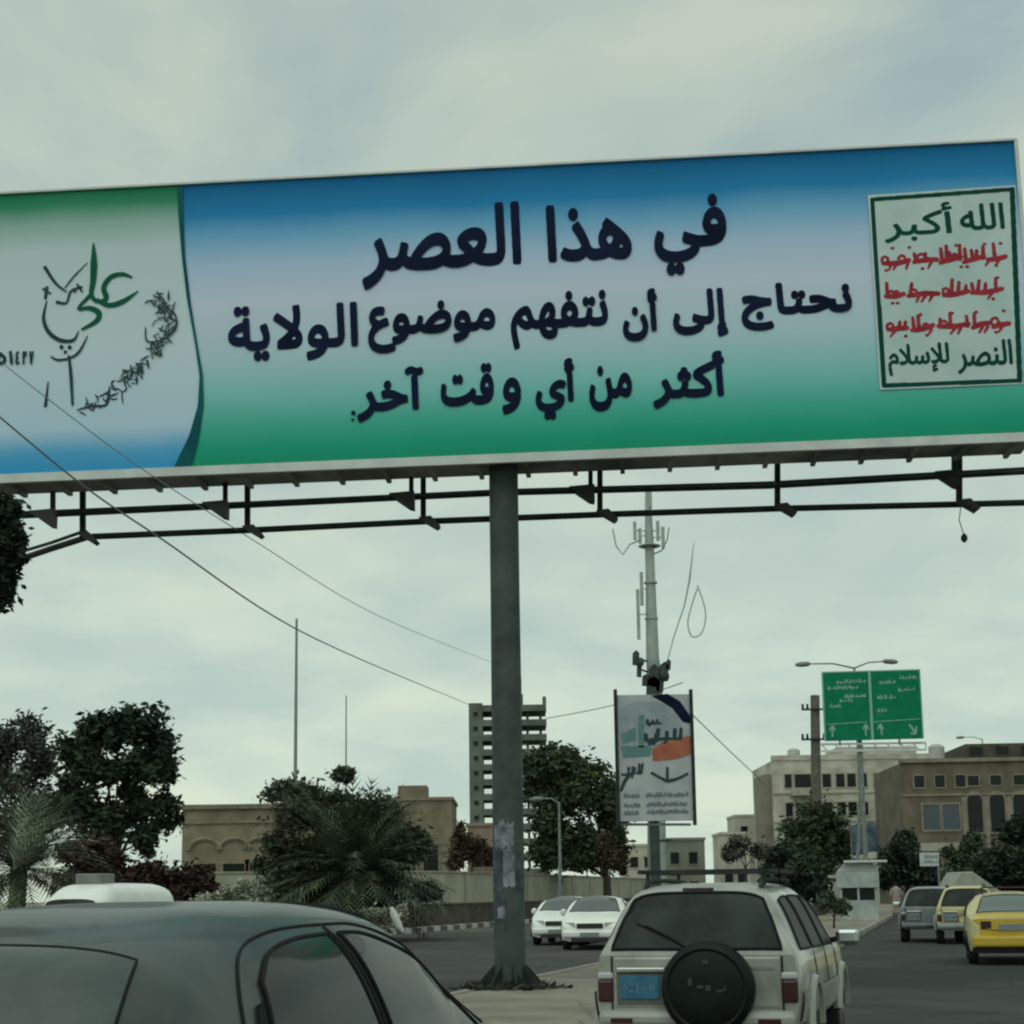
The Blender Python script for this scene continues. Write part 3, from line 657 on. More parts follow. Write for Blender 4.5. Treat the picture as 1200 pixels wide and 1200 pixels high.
mb = MB(); c = P(463, 1075, 49); mb.tube([c+Vector((-.12,0,.30)), c+Vector((-.02,.02,.05)), c+Vector((.12,0,-.25)), c+Vector((.25,0,-.45))], [.05,.12,.10,.03], 7)
tag(mb.build('plastic_sheet', white_paint, smooth=True), 'crumpled white plastic sheet caught on the shrub above the sedan', 'plastic sheet')
b, bl = pxblobs(118, 712, [(660,895,32,24),(640,925,28,34),(690,925,38,40),(715,950,22,40),(650,965,34,34),(695,985,38,30),(640,1000,26,22),(720,1000,16,22),(625,900,18,20),(675,1010,34,14)])
tree('dense_tree', 'big dense dark green tree between the pole and the poster board', 'tree', b, bl, leaf_mid, .3, 150, .24, 16, 'trees across the road', sub=8)
b, bl = pxblobs(112, 714, [(712,995,16,22),(725,1010,12,14)])
tree('slim_tree', 'slim brownish young tree in front of the dense tree', 'tree', b, bl, leaf_brown, .12, 110, .14, 17, sub=5)
b, bl = pxblobs(100, 555, [(545,990,20,14),(565,1000,18,14),(535,1005,12,12),(540,975,6,14)])
tree('brown_bush', 'dry brownish bush beside the pinkish house left of the pole', 'bush', b, bl, leaf_brown, .08, 100, .15, 18, sub=6)
TR = 'trees beyond the median'
for (nm, lab, Y, bx, lst, m_, sd) in [
 ('median_tree', 'tall dark green tree in front of the cream apartment block', 92, 962, [(965,960,36,26),(945,985,30,26),(985,985,24,28),(960,1010,36,24),(925,1000,18,16)], leaf_mid, 20),
 ('median_tree', 'low dark bush tree right behind the beige SUV roof', 78, 918, [(915,1005,20,18),(935,1020,26,20),(905,1025,16,14),(950,1040,24,18)], leaf_dark, 21),
 ('street_tree', 'dark tree left of the small white sign by the road', 100, 1062, [(1050,1000,20,18),(1070,1015,24,20),(1085,1030,18,16),(1045,1030,18,16),(1062,985,14,14)], leaf_dark, 22),
 ('street_tree', 'big dark tree in front of the arched brown building at the right frame edge', 96, 1185, [(1203,990,26,28),(1172,1005,28,26),(1205,1022,40,26),(1150,1022,22,18),(1180,1032,36,16),(1192,975,14,14)], leaf_dark, 23),
 ('street_tree', 'small green tree under the arches between the sign and the big dark tree', 118, 1128, [(1125,1010,20,20),(1140,990,14,16),(1115,1028,20,14)], leaf_mid, 24)]:
    b, bl = pxblobs(Y, bx, lst); tree(nm, lab, 'tree', b, bl, m_, .16, 130, .17, sd, TR, sub=7)
b, bl = pxblobs(150, 875, [(870,990,14,12),(890,998,14,10),(855,1000,10,10)])
tree('far_tree', 'small greyish far tree above the beige SUV roof', 'tree', b, bl, leafmat('leaf_far', (0.05,0.055,0.042), (0.12,0.12,0.095)), .15, 70, .25, 25, sub=5)
b, bl = pxblobs(60, 975, [(968,1055,12,12),(985,1062,12,10)])
tree('roadside_shrub', 'olive shrub on the median beside the traffic booth', 'shrub', b, bl, leaf_olive, .04, 70, .08, 26, sub=6)
# weeds round the pole foot
V, Fc = [], []; rg = random.Random(30)
for k in range(260):
    a = rg.uniform(0, 2*PI); q = rg.uniform(.2, .85); p = np.array([-.1+q*math.cos(a)*1.05, 24.35+q*math.sin(a)*.8, .15]); h_ = rg.uniform(.04,.22)*(1.15-q); d = np.array([rg.gauss(0,.12), rg.gauss(0,.12), h_]); w_ = np.array([rg.gauss(0,.04), rg.gauss(0,.04), 0]); i0 = len(V)
    V += [tuple(p-w_), tuple(p+w_), tuple(p+d)]; Fc.append((i0,i0+1,i0+2))
o = leaf_mesh('weeds', V, Fc, leafmat('weed', (0.016,0.018,0.012), (0.05,0.05,0.035)), None); tag(o, 'dark dry weeds round the foot of the billboard pole', 'weeds', None, 'stuff')

# ------------------------------------------------------------------ buildings
glass_dark = mat('window_glass', (0.008,0.013,0.012), .2, spec=.25); glass_blue = mat('blue_glass', (0.035,0.055,0.075), .15, spec=.6)
def arch_pts(x, z, w, h, n=10):
    r = w/2; return [(x-r,z),(x+r,z)] + [(x+r*math.cos(a), z+h-r+r*math.sin(a)) for a in np.linspace(0, PI, n)]
def rect_pts(x, z, w, h): return [(x-w/2,z),(x+w/2,z),(x+w/2,z+h),(x-w/2,z+h)]
def window(t, x, z, w, h, fm, gm=None, arch=False, y=0, fw=.12, name='window'):
    f_ = arch_pts if arch else rect_pts; out = f_(x, z-fw, w+2*fw, h+2*fw); inn = f_(x, z, w, h); n = len(out)
    fr = MB(); v = [(a,y-.08,c) for a,c in out]+[(a,y-.08,c) for a,c in inn]+[(a,y+.05,c) for a,c in out]+[(a,y+.05,c) for a,c in inn]
    fs = []
    for i in range(n):
        j = (i+1)%n; fs += [(i,j,n+j,n+i),(2*n+i,i+0,n*0+i,2*n+i)[:0] or (i,2*n+i,2*n+j,j),(n+i,n+j,3*n+j,3*n+i)]
    fr.add(v, fs); wo = fr.build(name, fm, t)
    pn = MB(); pn.prism(inn, y-.022, y-.004); pn.build('pane', gm or glass_dark, wo); return wo
cream = mat('cream_stone', (0.31,0.305,0.24), .9, c2=(0.56,0.545,0.46), scale=.45, detail=9); brown_stone = mat('brown_stone', (0.095,0.080,0.055), .9, c2=(0.17,0.145,0.105), scale=.5)
tan = mat('tan_stone', (0.15,0.125,0.085), .9, c2=(0.25,0.21,0.15), scale=.6); pale_far = mat('pale_far', (0.36,0.36,0.30), .9, c2=(0.48,0.47,0.40), scale=.3); pink = mat('pink_plaster', (0.20,0.145,0.115), .9, c2=(0.30,0.225,0.18), scale=.5)
conc = mat('raw_concrete', (0.075,0.092,0.075), .9, c2=(0.14,0.158,0.13), scale=.2); trimm = mat('stone_trim', (0.34,0.32,0.26), .9, var=.15, scale=1)
def bpx(x0, x1, ytop, Y):                             # facade measured on the photo: left corner, width, height
    a, b = P(x0, 1000, Y), P(x1, 1000, Y); h = P((x0+x1)/2, ytop, Y).z; return (a.x+b.x)/2, b.x-a.x, h
# carved stone building
Y = 108; xc, w, h = bpx(213, 318, 948, Y)
t = thing('carved_stone_building', 'low tan stone building with carved arches over its dark doorways', 'building', (xc, Y, 0))
MB().box(-w/2, w/2, 0, 11, 0, h).build('wall', tan, t)
mb = MB(); mb.box(-w/2-.2, w/2+.2, -.25, 11.2, h, h+.3); mb.box(-w/2-.1, w/2+.1, -.12, 11.1, h-.95, h-.75); mb.build('cornice', mat('carved_trim', (0.19,0.165,0.115), .9, var=.3, scale=1.5), t)
for k, px in enumerate((240, 275, 305)):
    x = P(px, 1000, Y).x - xc; window(t, x, 1.0, 1.5, 2.8, MATS['carved_trim'], fw=.25, name='doorway')
    mb = MB(); mb.tube([(x+1.05*math.cos(a), -.05, 4.7+.75*math.sin(a)) for a in np.linspace(0, PI, 12)], .16, 6)
    mb.build('carved_arch', MATS['carved_trim'], t)
Y = 112; xc, w, h = bpx(455, 530, 938, Y)
t = thing('stone_block_building', 'square tan stone building right of the date palm', 'building', (xc, Y, 0))
MB().box(-w/2, w/2, 0, 9, 0, h).build('wall', tan, t)
mb = MB(); mb.box(-w/2-.1, w/2+.1, -.12, 9.1, h, h+.22); mb.box(-1.6, .4, 1, 4, h+.2, h+1.1); mb.build('parapet', tan, t)
for px in (478, 505): window(t, P(px,1000,Y).x-xc, 3.2, 1.0, 1.7, MATS['carved_trim'], name='window')
Y = 113; xc, w, h = bpx(318, 455, 945, Y)
t = thing('stone_wing_building', 'long tan stone wing half hidden behind the date palm', 'building', (xc, Y, 0)); MB().box(-w/2+.02, w/2-.02, 0, 8, 0, h).build('wall', tan, t)
mb = MB(); mb.box(-w/2+.02, w/2-.02, -.15, .1, h, h+.3); mb.build('cornice', MATS['carved_trim'], t)
for px in (345, 385, 425): window(t, P(px,1000,Y).x-xc, 2.5, 1.0, 2.0, MATS['carved_trim'], name='window')
# open concrete frame tower
Y = 350; xc, w, h = bpx(551, 643, 824, Y); x0 = P(551, 900, Y).x
t = thing('concrete_tower', 'unfinished concrete tower with open floors behind the pole', 'building', (xc, Y, 0)); core_w = P(567, 900, Y).x - x0
MB().box(-w/2, -w/2+core_w, -1, 12, 0, h).build('stair_core', conc, t)
nfl = 13; pitch = 17.3*Y/F
for k in range(nfl):
    z = h - .5 - k*pitch; MB().box(-w/2+core_w, w/2, -1.2, 11, z-1.35, z).build('floor_slab', conc, t)
    if k: 
        for x in (-w/2+core_w+2.6,): MB().box(x-.3, x+.3, -.8, -.2, z, z+pitch-.85).build('column', conc, t)
    window(t, -w/2+core_w*.5, z-2.4, 1.0, 1.0, conc, y=-1, fw=.1)
for x in np.linspace(-w/2+core_w+1.2, w/2-1.2, 5)[1:]:
    for yy in (2, 9): MB().box(x-.25, x+.25, yy, yy+.5, 0, h-1.3).build('column', conc, t)
MB().box(1.0, 3.4, 2, 5, h-.5, h+2.2).build('lift_housing', conc, t)
MB().tube([(3, 3, h+2), (3, 3, h+6)], .15, 6).build('mast', conc, t)
MB().box(w/2-.8, w/2, -1.2, 0, h-.5, h+1.2).build('corner_upstand', conc, t)
# pinkish house
Y = 135; xc, w, h = bpx(548, 585, 968, Y)
t = thing('pinkish_house', 'small pinkish house just left of the billboard pole', 'house', (xc, Y, 0)); MB().box(-w/2, w/2, 0, 7, 0, h).build('wall', pink, t)
MB().box(-w/2-.15, w/2+.15, -.15, 7.1, h, h+.25).build('roof', pink, t); window(t, .5, 3.8, .9, 1.1, pink); window(t, -.7, 3.8, .6, 1.0, pink)
# cream apartment block (long side along the road)
Y = 190; xc, w, h = bpx(909, 1100, 890, Y)
t = thing('apartment_block', 'cream stone apartment block with balconies behind the green road sign', 'building', (xc, Y, 0)); MB().box(-w/2, w/2, 0, 16, 0, h).build('wall', cream, t)
mb = MB(); mb.box(-w/2-.1, w/2+.1, -.1, .2, h, h+.6); mb.box(P(985,900,Y).x-xc, P(1065,900,Y).x-xc, 1, 9, h+.02, h+1.6); mb.build('parapet', cream, t)
mb = MB()
for q in range(5): mb.box(-w/2-.12, w/2+.12, -.13, -.02, h-3.95-q*3.3, h-3.75-q*3.3)
mb.build('string_course', trimm, t)
roof_tank_spots = [(xc-6, Y+5, h, 'pale roof tank at the left end of the cream apartment block'), (xc+7.5, Y+3, h, 'pale roof tank on the cream apartment block right of the green sign')]
MB().box(-w/2-.9, -w/2-.02, 1.2, 9, 2, h-1.5).build('side_balconies', mat('shaded_stone', (0.21,0.19,0.15), .9, var=.2, scale=.5), t)  # side stone darkened: its shade is painted into the colour
for row in range(5):
    z = h - 3.2 - row*3.3
    if z < 1: break
    for px, ww in ((923,.8),(940,1.9),(968,1.0),(984,1.0),(997,1.0),(1010,1.0),(1029,1.1),(1046,1.7),(1062,.9),(1075,1.1),(1089,1.0)):
        x = P(px, 900, Y).x - xc; window(t, x, z, ww, 1.55, trimm, fw=.15)
        if px in (990, 1075) and row in (0, 2): ac = MB(); ac.box(x+ww/2+.25, x+ww/2+1.05, -.5, -.03, z-.1, z+.55); ac.build('air_conditioner', mat('ac_white', (0.42,0.43,0.39), .6, var=.15), t, bevel=.04)
        if px in (940, 1046):
            bo = MB(); bo.box(x-1.5, x+1.5, -1.1, -.1, z-.95, z-.75); bo.box(x-1.5, x+1.5, -1.1, -1.0, z-.75, z-.05); bo.build('balcony', trimm, t)
# brown arched building
Y = 150; xc, w, h = bpx(1062, 1290, 892, Y)
t = thing('arched_building', 'brown stone building with tall arched windows at the right frame edge', 'building', (xc, Y, 0), R(-3)); MB().box(-w/2, w/2, 0, 15, 0, h).build('wall', brown_stone, t)
mb = MB(); mb.box(-w/2-.2, w/2+.2, -.3, .1, h, h+.35); mb.box(-w/2, w/2, -.12, .02, h-3.1, h-2.9); mb.box(-w/2, w/2, -.2, .02, 4.6, 4.9); mb.build('cornice', mat('brown_trim', (0.22,0.195,0.15), .9, var=.2, scale=1), t)
MB().box(P(1135,900,Y).x-xc, w/2, .5, 10, h+.34, h+1.7).build('roof_storey', mat('dark_brown_stone', (0.075,0.066,0.052), .9, var=.3, scale=1), t)
for px in (1143, 1169, 1196, 1222, 1250): window(t, P(px,950,Y).x-xc, 6.6, 1.35, 3.6, MATS['brown_trim'], arch=True, fw=.18, name='arched_window')
for px in (1092, 1115): window(t, P(px,950,Y).x-xc, 6.9, 1.5, 2.3, MATS['brown_trim'], glass_blue, fw=.18)
for px, aw in ((1092,1.3),(1116,1.5),(1143,1.3),(1169,1.3),(1196,1.3)): window(t, P(px,950,Y).x-xc, 1.0, aw, 3.3, MATS['brown_trim'], arch=px==1116, fw=.16, name='shop_door')
for px in (1130, 1156, 1182.5, 1209, 1236): mb = MB(); x = P(px,950,Y).x-xc; mb.box(x-.2, x+.2, -.16, -.02, 5.0, h-3.2); mb.build('pilaster', MATS['brown_trim'], t)
mb = MB(); x = P(1104,950,Y).x-xc; mb.box(x-2.2, x+2.2, -.45, -.21, 4.95, 5.7); mb.build('shop_fascia', trimm, t)
for px in (1080, 1104, 1128): window(t, P(px,950,Y).x-xc, h-2.3, .9, 1.1, MATS['brown_trim'], fw=.12)
for px in (1143, 1169, 1196, 1222): window(t, P(px,950,Y).x-xc, h-2.2, 1.0, .9, MATS['brown_trim'], fw=.1)
for px in (1150, 1180, 1210): window(t, P(px,950,Y).x-xc, h+.6, 1.2, .8, MATS['dark_brown_stone'], y=.5, fw=.1)
tank_m = mat('tank_white', (0.40,0.42,0.38), .6, var=.15); 
tank_spots = list(roof_tank_spots) + [(P(1098,890,153).x, 153, P(1098,892,150).z, 'pale roof tank on the arched brown building beside the roof storey')]
def roof_tank(x, Y_, z, r, h_, lab):
    t_ = thing('roof_tank', lab, 'water tank', (x, Y_, z), 0, 'roof water tanks')
    mb = MB(); mb.lathe([(r,.3),(r,.3+h_*.85),(r*.6,.3+h_),(r*.2,.3+h_*1.04)], (0,0,0), (0,0,1), 14); mb.build('tank', tank_m, t_, smooth=True)
    mb = MB(); 
    for a_ in (.8, 2.4, 3.9, 5.5): mb.bar((r*.75*math.cos(a_), r*.75*math.sin(a_), 0), (r*.75*math.cos(a_), r*.75*math.sin(a_), .32), .09)
    mb.bar((-r,0,.29),(r,0,.29),.08); mb.build('stand', dark_steel, t_)
for x_, y_, z_, lab_ in tank_spots: roof_tank(x_, y_, z_, .75, 1.5, lab_)
# far small buildings
for (x0_, x1_, yt, Y, m_, lab) in [(863,907,957,210,pale_far,'pale far house left of the cream apartment block'),(846,878,978,180,cream,'small cream far house above the beige SUV roof'),(780,826,985,170,mat('grey_green_wall',(0.17,0.18,0.14),.9,var=.2,scale=.4),'low grey green house right of the poster pole'),(735,770,992,190,pale_far,'low pale far house left of the poster pole')]:
    xc, w, h = bpx(x0_, x1_, yt, Y); t = thing('far_house', lab, 'house', (xc, Y, 0), 0, 'far houses'); MB().box(-w/2, w/2, 0, 8, 0, h).build('wall', m_, t)
    MB().box(-w/2-.1, w/2+.1, -.1, 8.1, h, h+.3).build('roof', m_, t)
    for q in (-.27, .2): 
        for z in (h-2.4, h-5.4):
            if z > 1: window(t, w*q, z, .9, 1.2, m_, fw=.1)

# ------------------------------------------------------------------ poster board, green sign, masts, lamps
Y = 50; base = G(770, Y); pb = thing('poster_board', 'upright poster board on a dark post with an orange stripe', 'billboard', base)
S = Sheet(P(767, 890, Y), (1,0,0), (0,0,1), (0,-1,0))
x0_, v1_ = S.uv(724, 890)[0], S.uv(767, 814)[1]; x1_, v0_ = S.uv(812, 890)[0], S.uv(767, 962)[1]
mb = MB(); sheet_box(mb, S, x0_, x1_, v0_, v1_, -.18, 0); kid(mb, 'panel', mat('poster_paper', (0.34,0.37,0.39), .6, c2=(0.43,0.46,0.47), scale=1.5), pb)
for px in (723, 812): mb = MB(); u = S.uv(px, 890)[0]; mb.box(S.o.x+u-.05, S.o.x+u+.05, Y-.08, Y+.12, P(px, 967, Y).z, P(px, 808, Y).z); kid(mb, 'side_post', dark_steel, pb)
mb = MB(); S.poly(mb, [(727,828),(745,822),(770,822),(790,832),(800,852),(802,872),(770,885),(727,880)], .008); kid(mb, 'dome_print', mat('dome_ink', (0.22,0.27,0.29), .6, c2=(0.32,0.36,0.40), scale=2), pb, fix=False)
mb = MB(); S.poly(mb, [(763,815),(782,813),(797,822),(808,838),(810,848),(800,846),(788,830),(775,822)], .014); kid(mb, 'dark_swoosh', ink, pb, fix=False)
mb = MB(); S.poly(mb, [(764,878),(778,868),(810,862),(810,884),(790,890),(765,892)], .014); kid(mb, 'orange_stripe', mat('orange_ink', (0.30,0.075,0.035), .6, c2=(0.40,0.13,0.07), scale=2), pb, fix=False)
mb = MB(); S.poly(mb, [(728,860),(745,852),(746,868),(730,872)], .012); S.poly(mb, [(728,874),(764,874),(762,886),(730,888)], .012); S.poly(mb, [(748,838),(755,838),(755,876),(748,876)], .012)
kid(mb, 'teal_print', mat('teal_ink', (0.06,0.17,0.17), .6, c2=(0.13,0.24,0.23), scale=3), pb, fix=False)
mb = MB(); sr = random.Random(5)
S.strokes(mb, scribble(758, 842, 776, 850, 0, 3, sr) + scribble(757, 856, 800, 872, -.05, 4, sr), cell=.012, lift=.018); kid(mb, 'dark_lettering', grey_ink, pb, fix=False)
mb = MB(); S.strokes(mb, [[(764,906,3),(775,912,3),(783,915,4),(795,912,3),(805,907,3)],[(782,900,3),(782,915,3)]], cell=.012, lift=.018); kid(mb, 'open_book_mark', grey_ink, pb, fix=False)
mb = MB(); S.strokes(mb, scribble(729, 897, 752, 912, -.1, 2.4, sr) + [[(728,926,3),(733,914,4),(741,905,3)]], cell=.012, lift=.018); kid(mb, 'side_lettering', grey_ink, pb, fix=False)
mb = MB()
for yy in (930, 941, 950): S.strokes(mb, scribble(732, yy, 750, yy+5, 0, 1.6, sr) + scribble(758, yy-1, 806, yy+4, -.02, 1.6, sr), cell=.012, lift=.018)
kid(mb, 'small_lettering', mat('grey_print', (0.13,0.16,0.18), .6), pb, fix=False)
mb = MB(); mb.tube([(base.x, Y+.3, 0), (base.x, Y+.3, P(770, 830, Y).z)], .16, 12); mb.bar((base.x, Y+.3, P(770,985,Y).z), (base.x+.5, Y+.3, P(770,985,Y).z), .08); kid(mb, 'post', mat('green_post', (0.025,0.05,0.04), .5, var=.3, scale=2), pb, smooth=True)
mb = MB(); mb.bar((P(728,962,Y).x, Y+.15, P(728,966,Y).z), (P(810,962,Y).x, Y+.15, P(810,966,Y).z), .08); kid(mb, 'bottom_rail', galv, pb)

# green direction sign on a slim post
Y = 84; sg = thing('direction_sign', 'green overhead road direction sign with white frame above the median', 'road sign', G(1018, Y))
S2 = Sheet(P(1022, 826, Y), Vector((1,-.02,.012)).normalized(), (0,0,1), Vector((0,-1,0)))
ua, ub = S2.uv(966, 826)[0], S2.uv(1079, 826)[0]; va, vb = S2.uv(1022, 867)[1], S2.uv(1022, 787)[1]
gm = mat('sign_green', (0.002,0.165,0.080), .6, spec=.1, c2=(0.006,0.20,0.10), scale=1.2)
mb = MB(); sheet_box(mb, S2, ua, ub, va, vb, -.08, 0); kid(mb, 'panel', gm, sg)
wm = mat('sign_white', (0.22,0.42,0.33), .5); mb = MB()
for q in ((ua-.05,ub+.05,vb-.005,vb+.06),(ua-.06,ua+.005,va,vb),(ub-.005,ub+.06,va,vb)): sheet_box(mb, S2, *q, -.085, .01)
sheet_box(mb, S2, S2.uv(1019,826)[0], S2.uv(1022,826)[0], va, vb, .001, .012); kid(mb, 'border', wm, sg)
mb = MB(); sr = random.Random(9); rows = []
for xa, xb, yy in ((980,1014,796),(970,1006,803),(990,1016,813),(972,988,824),(1030,1050,797),(1054,1074,792),(1052,1072,806),(1028,1052,815),(1028,1040,830),(984,1000,818)): rows += scribble(xa, yy, xb, yy+5, -.03, .8, sr)
arrow = lambda x, y, dx_: [[(x,y+6,1.8),(x+dx_,y-5,1.8)],[(x+dx_-3,y-1,1.6),(x+dx_,y-6,1.6),(x+dx_+3,y-1,1.6)]]
S2.strokes(mb, rows + arrow(976,856,0) + arrow(1015,855,0) + arrow(1034,855,-2) + [[(1066,850,2),(1072,858,2.4)],[(1068,860,2),(1073,860,2),(1074,853,2)]] + [[(970,848,.8),(1016,846,.8)],[(1024,846,.8),(1078,843,.8)]], cell=.016, lift=.008)
kid(mb, 'lettering', mat('sign_ink', (0.24,0.42,0.34), .5), sg, fix=False)
mb = MB(); za, zb_ = P(1022,871,Y).z, P(1022,879,Y).z; xa, xb = P(963,870,Y).x, P(1086,870,Y).x
for z_ in (za, zb_): mb.bar((xa, Y+.2, z_), (xb, Y+.2, z_), .11)
for q in range(9): mb.bar((xa+(xb-xa)*q/8, Y+.2, za), (xa+(xb-xa)*min(1, (q+(.5 if q < 8 else 0))/8), Y+.2, zb_), .06)
kid(mb, 'support_beam', white_paint, sg)
mb = MB(); bx = G(1018, Y); mb.tube([(bx.x, Y+.35, 0), (bx.x, Y+.35, P(1018,800,Y).z)], .12, 10)
for px in (985, 1055): mb.bar((P(px,870,Y).x, Y+.16, za-.1), (P(px,870,Y).x, Y+.16, P(px,795,Y).z), .08)
kid(mb, 'post', galv, sg, smooth=True)
# concrete utility pole with cross arms
Y = 96; b = G(957, Y); up = thing('utility_pole', 'concrete utility pole with two short cross arms left of the green sign', 'utility pole', b)
mb = MB(); mb.tube([(b.x,Y,0),(P(955,815,Y).x,Y,P(955,815,Y).z)], [.34,.27], 10); kid(mb, 'pole', mat('pole_concrete', (0.12,0.115,0.095), .9, var=.25, scale=3), up)
for yy in (832, 867):
    c = P(955, yy, Y); mb = MB(); mb.bar((c.x-.85,Y-.33,c.z),(c.x+.55,Y-.33,c.z),.11)
    for dx_ in (-.78,-.5,.48): mb.lathe([(.05,0),(.09,.08),(.06,.18),(.08,.25),(.03,.3)], (c.x+dx_,Y-.33,c.z+.04), (0,0,1), 8)
    kid(mb, 'cross_arm', dark_steel, up)
def lamp_post(label, px, Y, ytop, arms, group='street lamps'):
    b = G(px, Y); t = thing('street_lamp', label, 'street lamp', b, 0, group); top = P(px, ytop, Y)
    mb = MB(); mb.tube([(0,0,0),(top.x-b.x,0,top.z*.5),(top.x-b.x,0,top.z)], [.11,.09,.06], 8); mb.build('post', galv, t, smooth=True)
    for ax, ay in arms:
        e = P(ax, ay, Y); d = Vector((e.x-b.x,0,e.z)); s_ = Vector((top.x-b.x,0,top.z)); m_ = s_.lerp(d,.45)+Vector((0,0,.12))
        mb = MB(); mb.tube([s_-Vector((0,0,.05)), m_, d], [.05,.045,.04], 6); ar = mb.build('arm', galv, t, smooth=True)
        sgn = 1 if d.x > s_.x else -1
        mb = MB(); mb.lathe([(.03,-.45),(.13,-.3),(.15,.1),(.10,.35),(.03,.42)], d+Vector((sgn*.25,0,-.02)), (sgn,0,-.06), 10); mb.build('lamp_head', mat('lamp_grey', (0.16,0.18,0.17), .5, var=.2), ar, smooth=True)
lamp_post('double armed street lamp above the green direction sign', 1001, 88, 782, [(946,778),(1038,775)])
lamp_post('single armed street lamp in front of the dense tree', 655, 92, 940, [(634,936)])
lamp_post('small far street lamp above the arched brown building', 1151, 165, 866, [(1128,864)])
# telecom mast
Y = 118; b = G(765, Y); tm = thing('telecom_mast', 'tall slim telecom mast with antennas rising behind the poster board', 'mast', b)
px_at = lambda yy: np.interp(yy, [572,640,700,760,810,1045], [759,761,763,764,768,770])
mb = MB(); ys = [572,600,640,680,720,770,800,860,1045]
mb.tube([P(px_at(q), q, Y) for q in ys], [.18,.26,.34,.36,.42,.48,.55,.6,.7], 12)
for q in (640, 683, 725): mb.lathe([(.5,-.06),(.5,.06)], P(px_at(q), q, Y), (0,0,1), 12)
kid(mb, 'shaft', mat('mast_grey', (0.25,0.30,0.275), .6, c2=(0.36,0.42,0.38), scale=.8), tm, smooth=True)  # mast grey lightened so its colour carries the distance haze
def antenna(px, py, hpx, r, m_): 
    mb = MB(); c = P(px, py, Y-.3); hh = hpx*Y/F/2; mb.box(c.x-r, c.x+r, c.y-.12, c.y+.12, c.z-hh, c.z+hh); j = P(px_at(py), py, Y); mb.bar(c, j, .07); kid(mb, 'antenna', m_, tm)
fm_ = mat('faint_grey', (0.30,0.37,0.33), .6, var=.15, scale=2)  # paler still: haze painted into the antenna and cable colour
for px, py, hp in ((744,622,22),(777,630,26),(750,628,18),(771,622,24),(748,720,60),(752,690,40),(762,585,20)): antenna(px, py, hp, .12, fm_ if px != 748 else MATS['mast_grey'])
mb = MB(); mb.lathe([(.75,-.06),(.85,0),(.75,.06)], P(761,640,Y), (0,0,1), 16); kid(mb, 'platform', MATS['mast_grey'], tm)
dk = mat('dark_gear', (0.03,0.04,0.035), .7, var=.4, scale=2)
for px, py, w_, h_ in ((745,771,.42,1.0),(749,784,.30,1.1),(757,797,.5,.8),(766,792,.62,1.6),(765,806,.85,1.5),(778,787,.55,1.3),(773,803,.5,.9),(783,779,.3,.7)):
    mb = MB(); c = P(px, py, Y-.5); mb.prism([(c.x-w_*.6,c.z-h_*.5),(c.x+w_*.45,c.z-h_*.55),(c.x+w_*.62,c.z+h_*.3),(c.x+w_*.1,c.z+h_*.55),(c.x-w_*.5,c.z+h_*.35)], c.y-.3, c.y+.2); mb.bar(c, P(px_at(py+6), py+6, Y), .12); kid(mb, 'radio_unit', dk, tm)
for px, py, q in ((779,792,.42),(750,776,.36)):
    mb = MB(); c = P(px, py, Y-.8); mb.lathe([(q*.3,-.12),(q,-.04),(q*.95,.08),(q*.4,.2)], c, (.8 if px > 760 else -.8,-1,.1), 14); kid(mb, 'dish', dk, tm)
mb = MB(); mb.tube([P(*q, Y) for q in ((813,636),(808,680),(802,710),(790,745),(782,775))], [.03,.08,.06,.05,.04], 6); kid(mb, 'whip_antenna', fm_, tm)
mb = MB(); mb.tube([P(q[0], q[1], Y) for q in smooth_line([(x_,y_,0) for x_, y_ in ((817,686),(823,702),(827,722),(822,742),(811,746),(806,730),(811,708),(817,690))], 5)], .05, 5); kid(mb, 'cable_loop', fm_, tm); mb = MB(); mb.tube([P(*q, Y) for q in ((718,620),(722,640),(730,650),(738,638),(752,632))], .06, 6); kid(mb, 'cable_loop', fm_, tm); mb = MB(); mb.tube([P(*q, Y) for q in ((784,618),(782,632),(776,645),(764,650))], .06, 6)
kid(mb, 'cable_loop', fm_, tm)
def whip(label, px, Y, y0, y1, r):
    b = G(px, Y); mb = MB(); mb.tube([(0,0,0),(0,0,P(px,y0,Y).z*.6),(0,0,P(px,y0,Y).z)], [r*1.4,r,r*.7], 6); o = mb.build('radio_mast', mat('mast_thin', (0.20,0.24,0.21), .6)); o.location = b; tag(o, label, 'mast', 'thin radio masts')
    mb = MB(); 
    return o
whip('taller thin radio mast rising left of the date palm', 345, 150, 725, 905, .17)
whip('shorter thin radio mast rising behind the date palm', 405, 160, 815, 895, .09)
# overhead wires (straight in space: one over depth runs evenly along the picture)
cable_m = mat('cable', (0.16,0.19,0.175), .7); cable_f = mat('cable_far', (0.27,0.33,0.29), .7)
def wire(label, pts, d0, d1, r, m_):
    xs = [p[0] for p in pts]; out = []
    for x, y, _ in smooth_line([(a, b, 0) for a, b in pts], 8):
        f_ = (x-xs[0])/(xs[-1]-xs[0]); out.append(P(x, y, 1/((1-f_)/d0+f_/d1)))
    mb = MB(); mb.tube(out, r, 5); tag(mb.build('power_cable', m_), label, 'cable', 'overhead cables')
wire('dark overhead cable crossing the lower left of the billboard to the tower', [(-40,455),(0,489),(100,571),(190,632),(345,736),(550,826)], 14, 90, [.007+.00024*k for k in range(41)], cable_m)
wire('thin overhead cable running from the left emblem to the pole', [(-10,415),(40,455),(160,545),(300,635),(430,715),(575,776)], 15, 90, [.004+.00018*k for k in range(41)], cable_f)
wire('faint far cable right of the tower top', [(640,842),(720,826),(800,800)], 150, 120, .045, cable_f)
wire('faint far cable falling right of the poster board', [(812,838),(855,880),(900,922)], 80, 120, .03, cable_f)

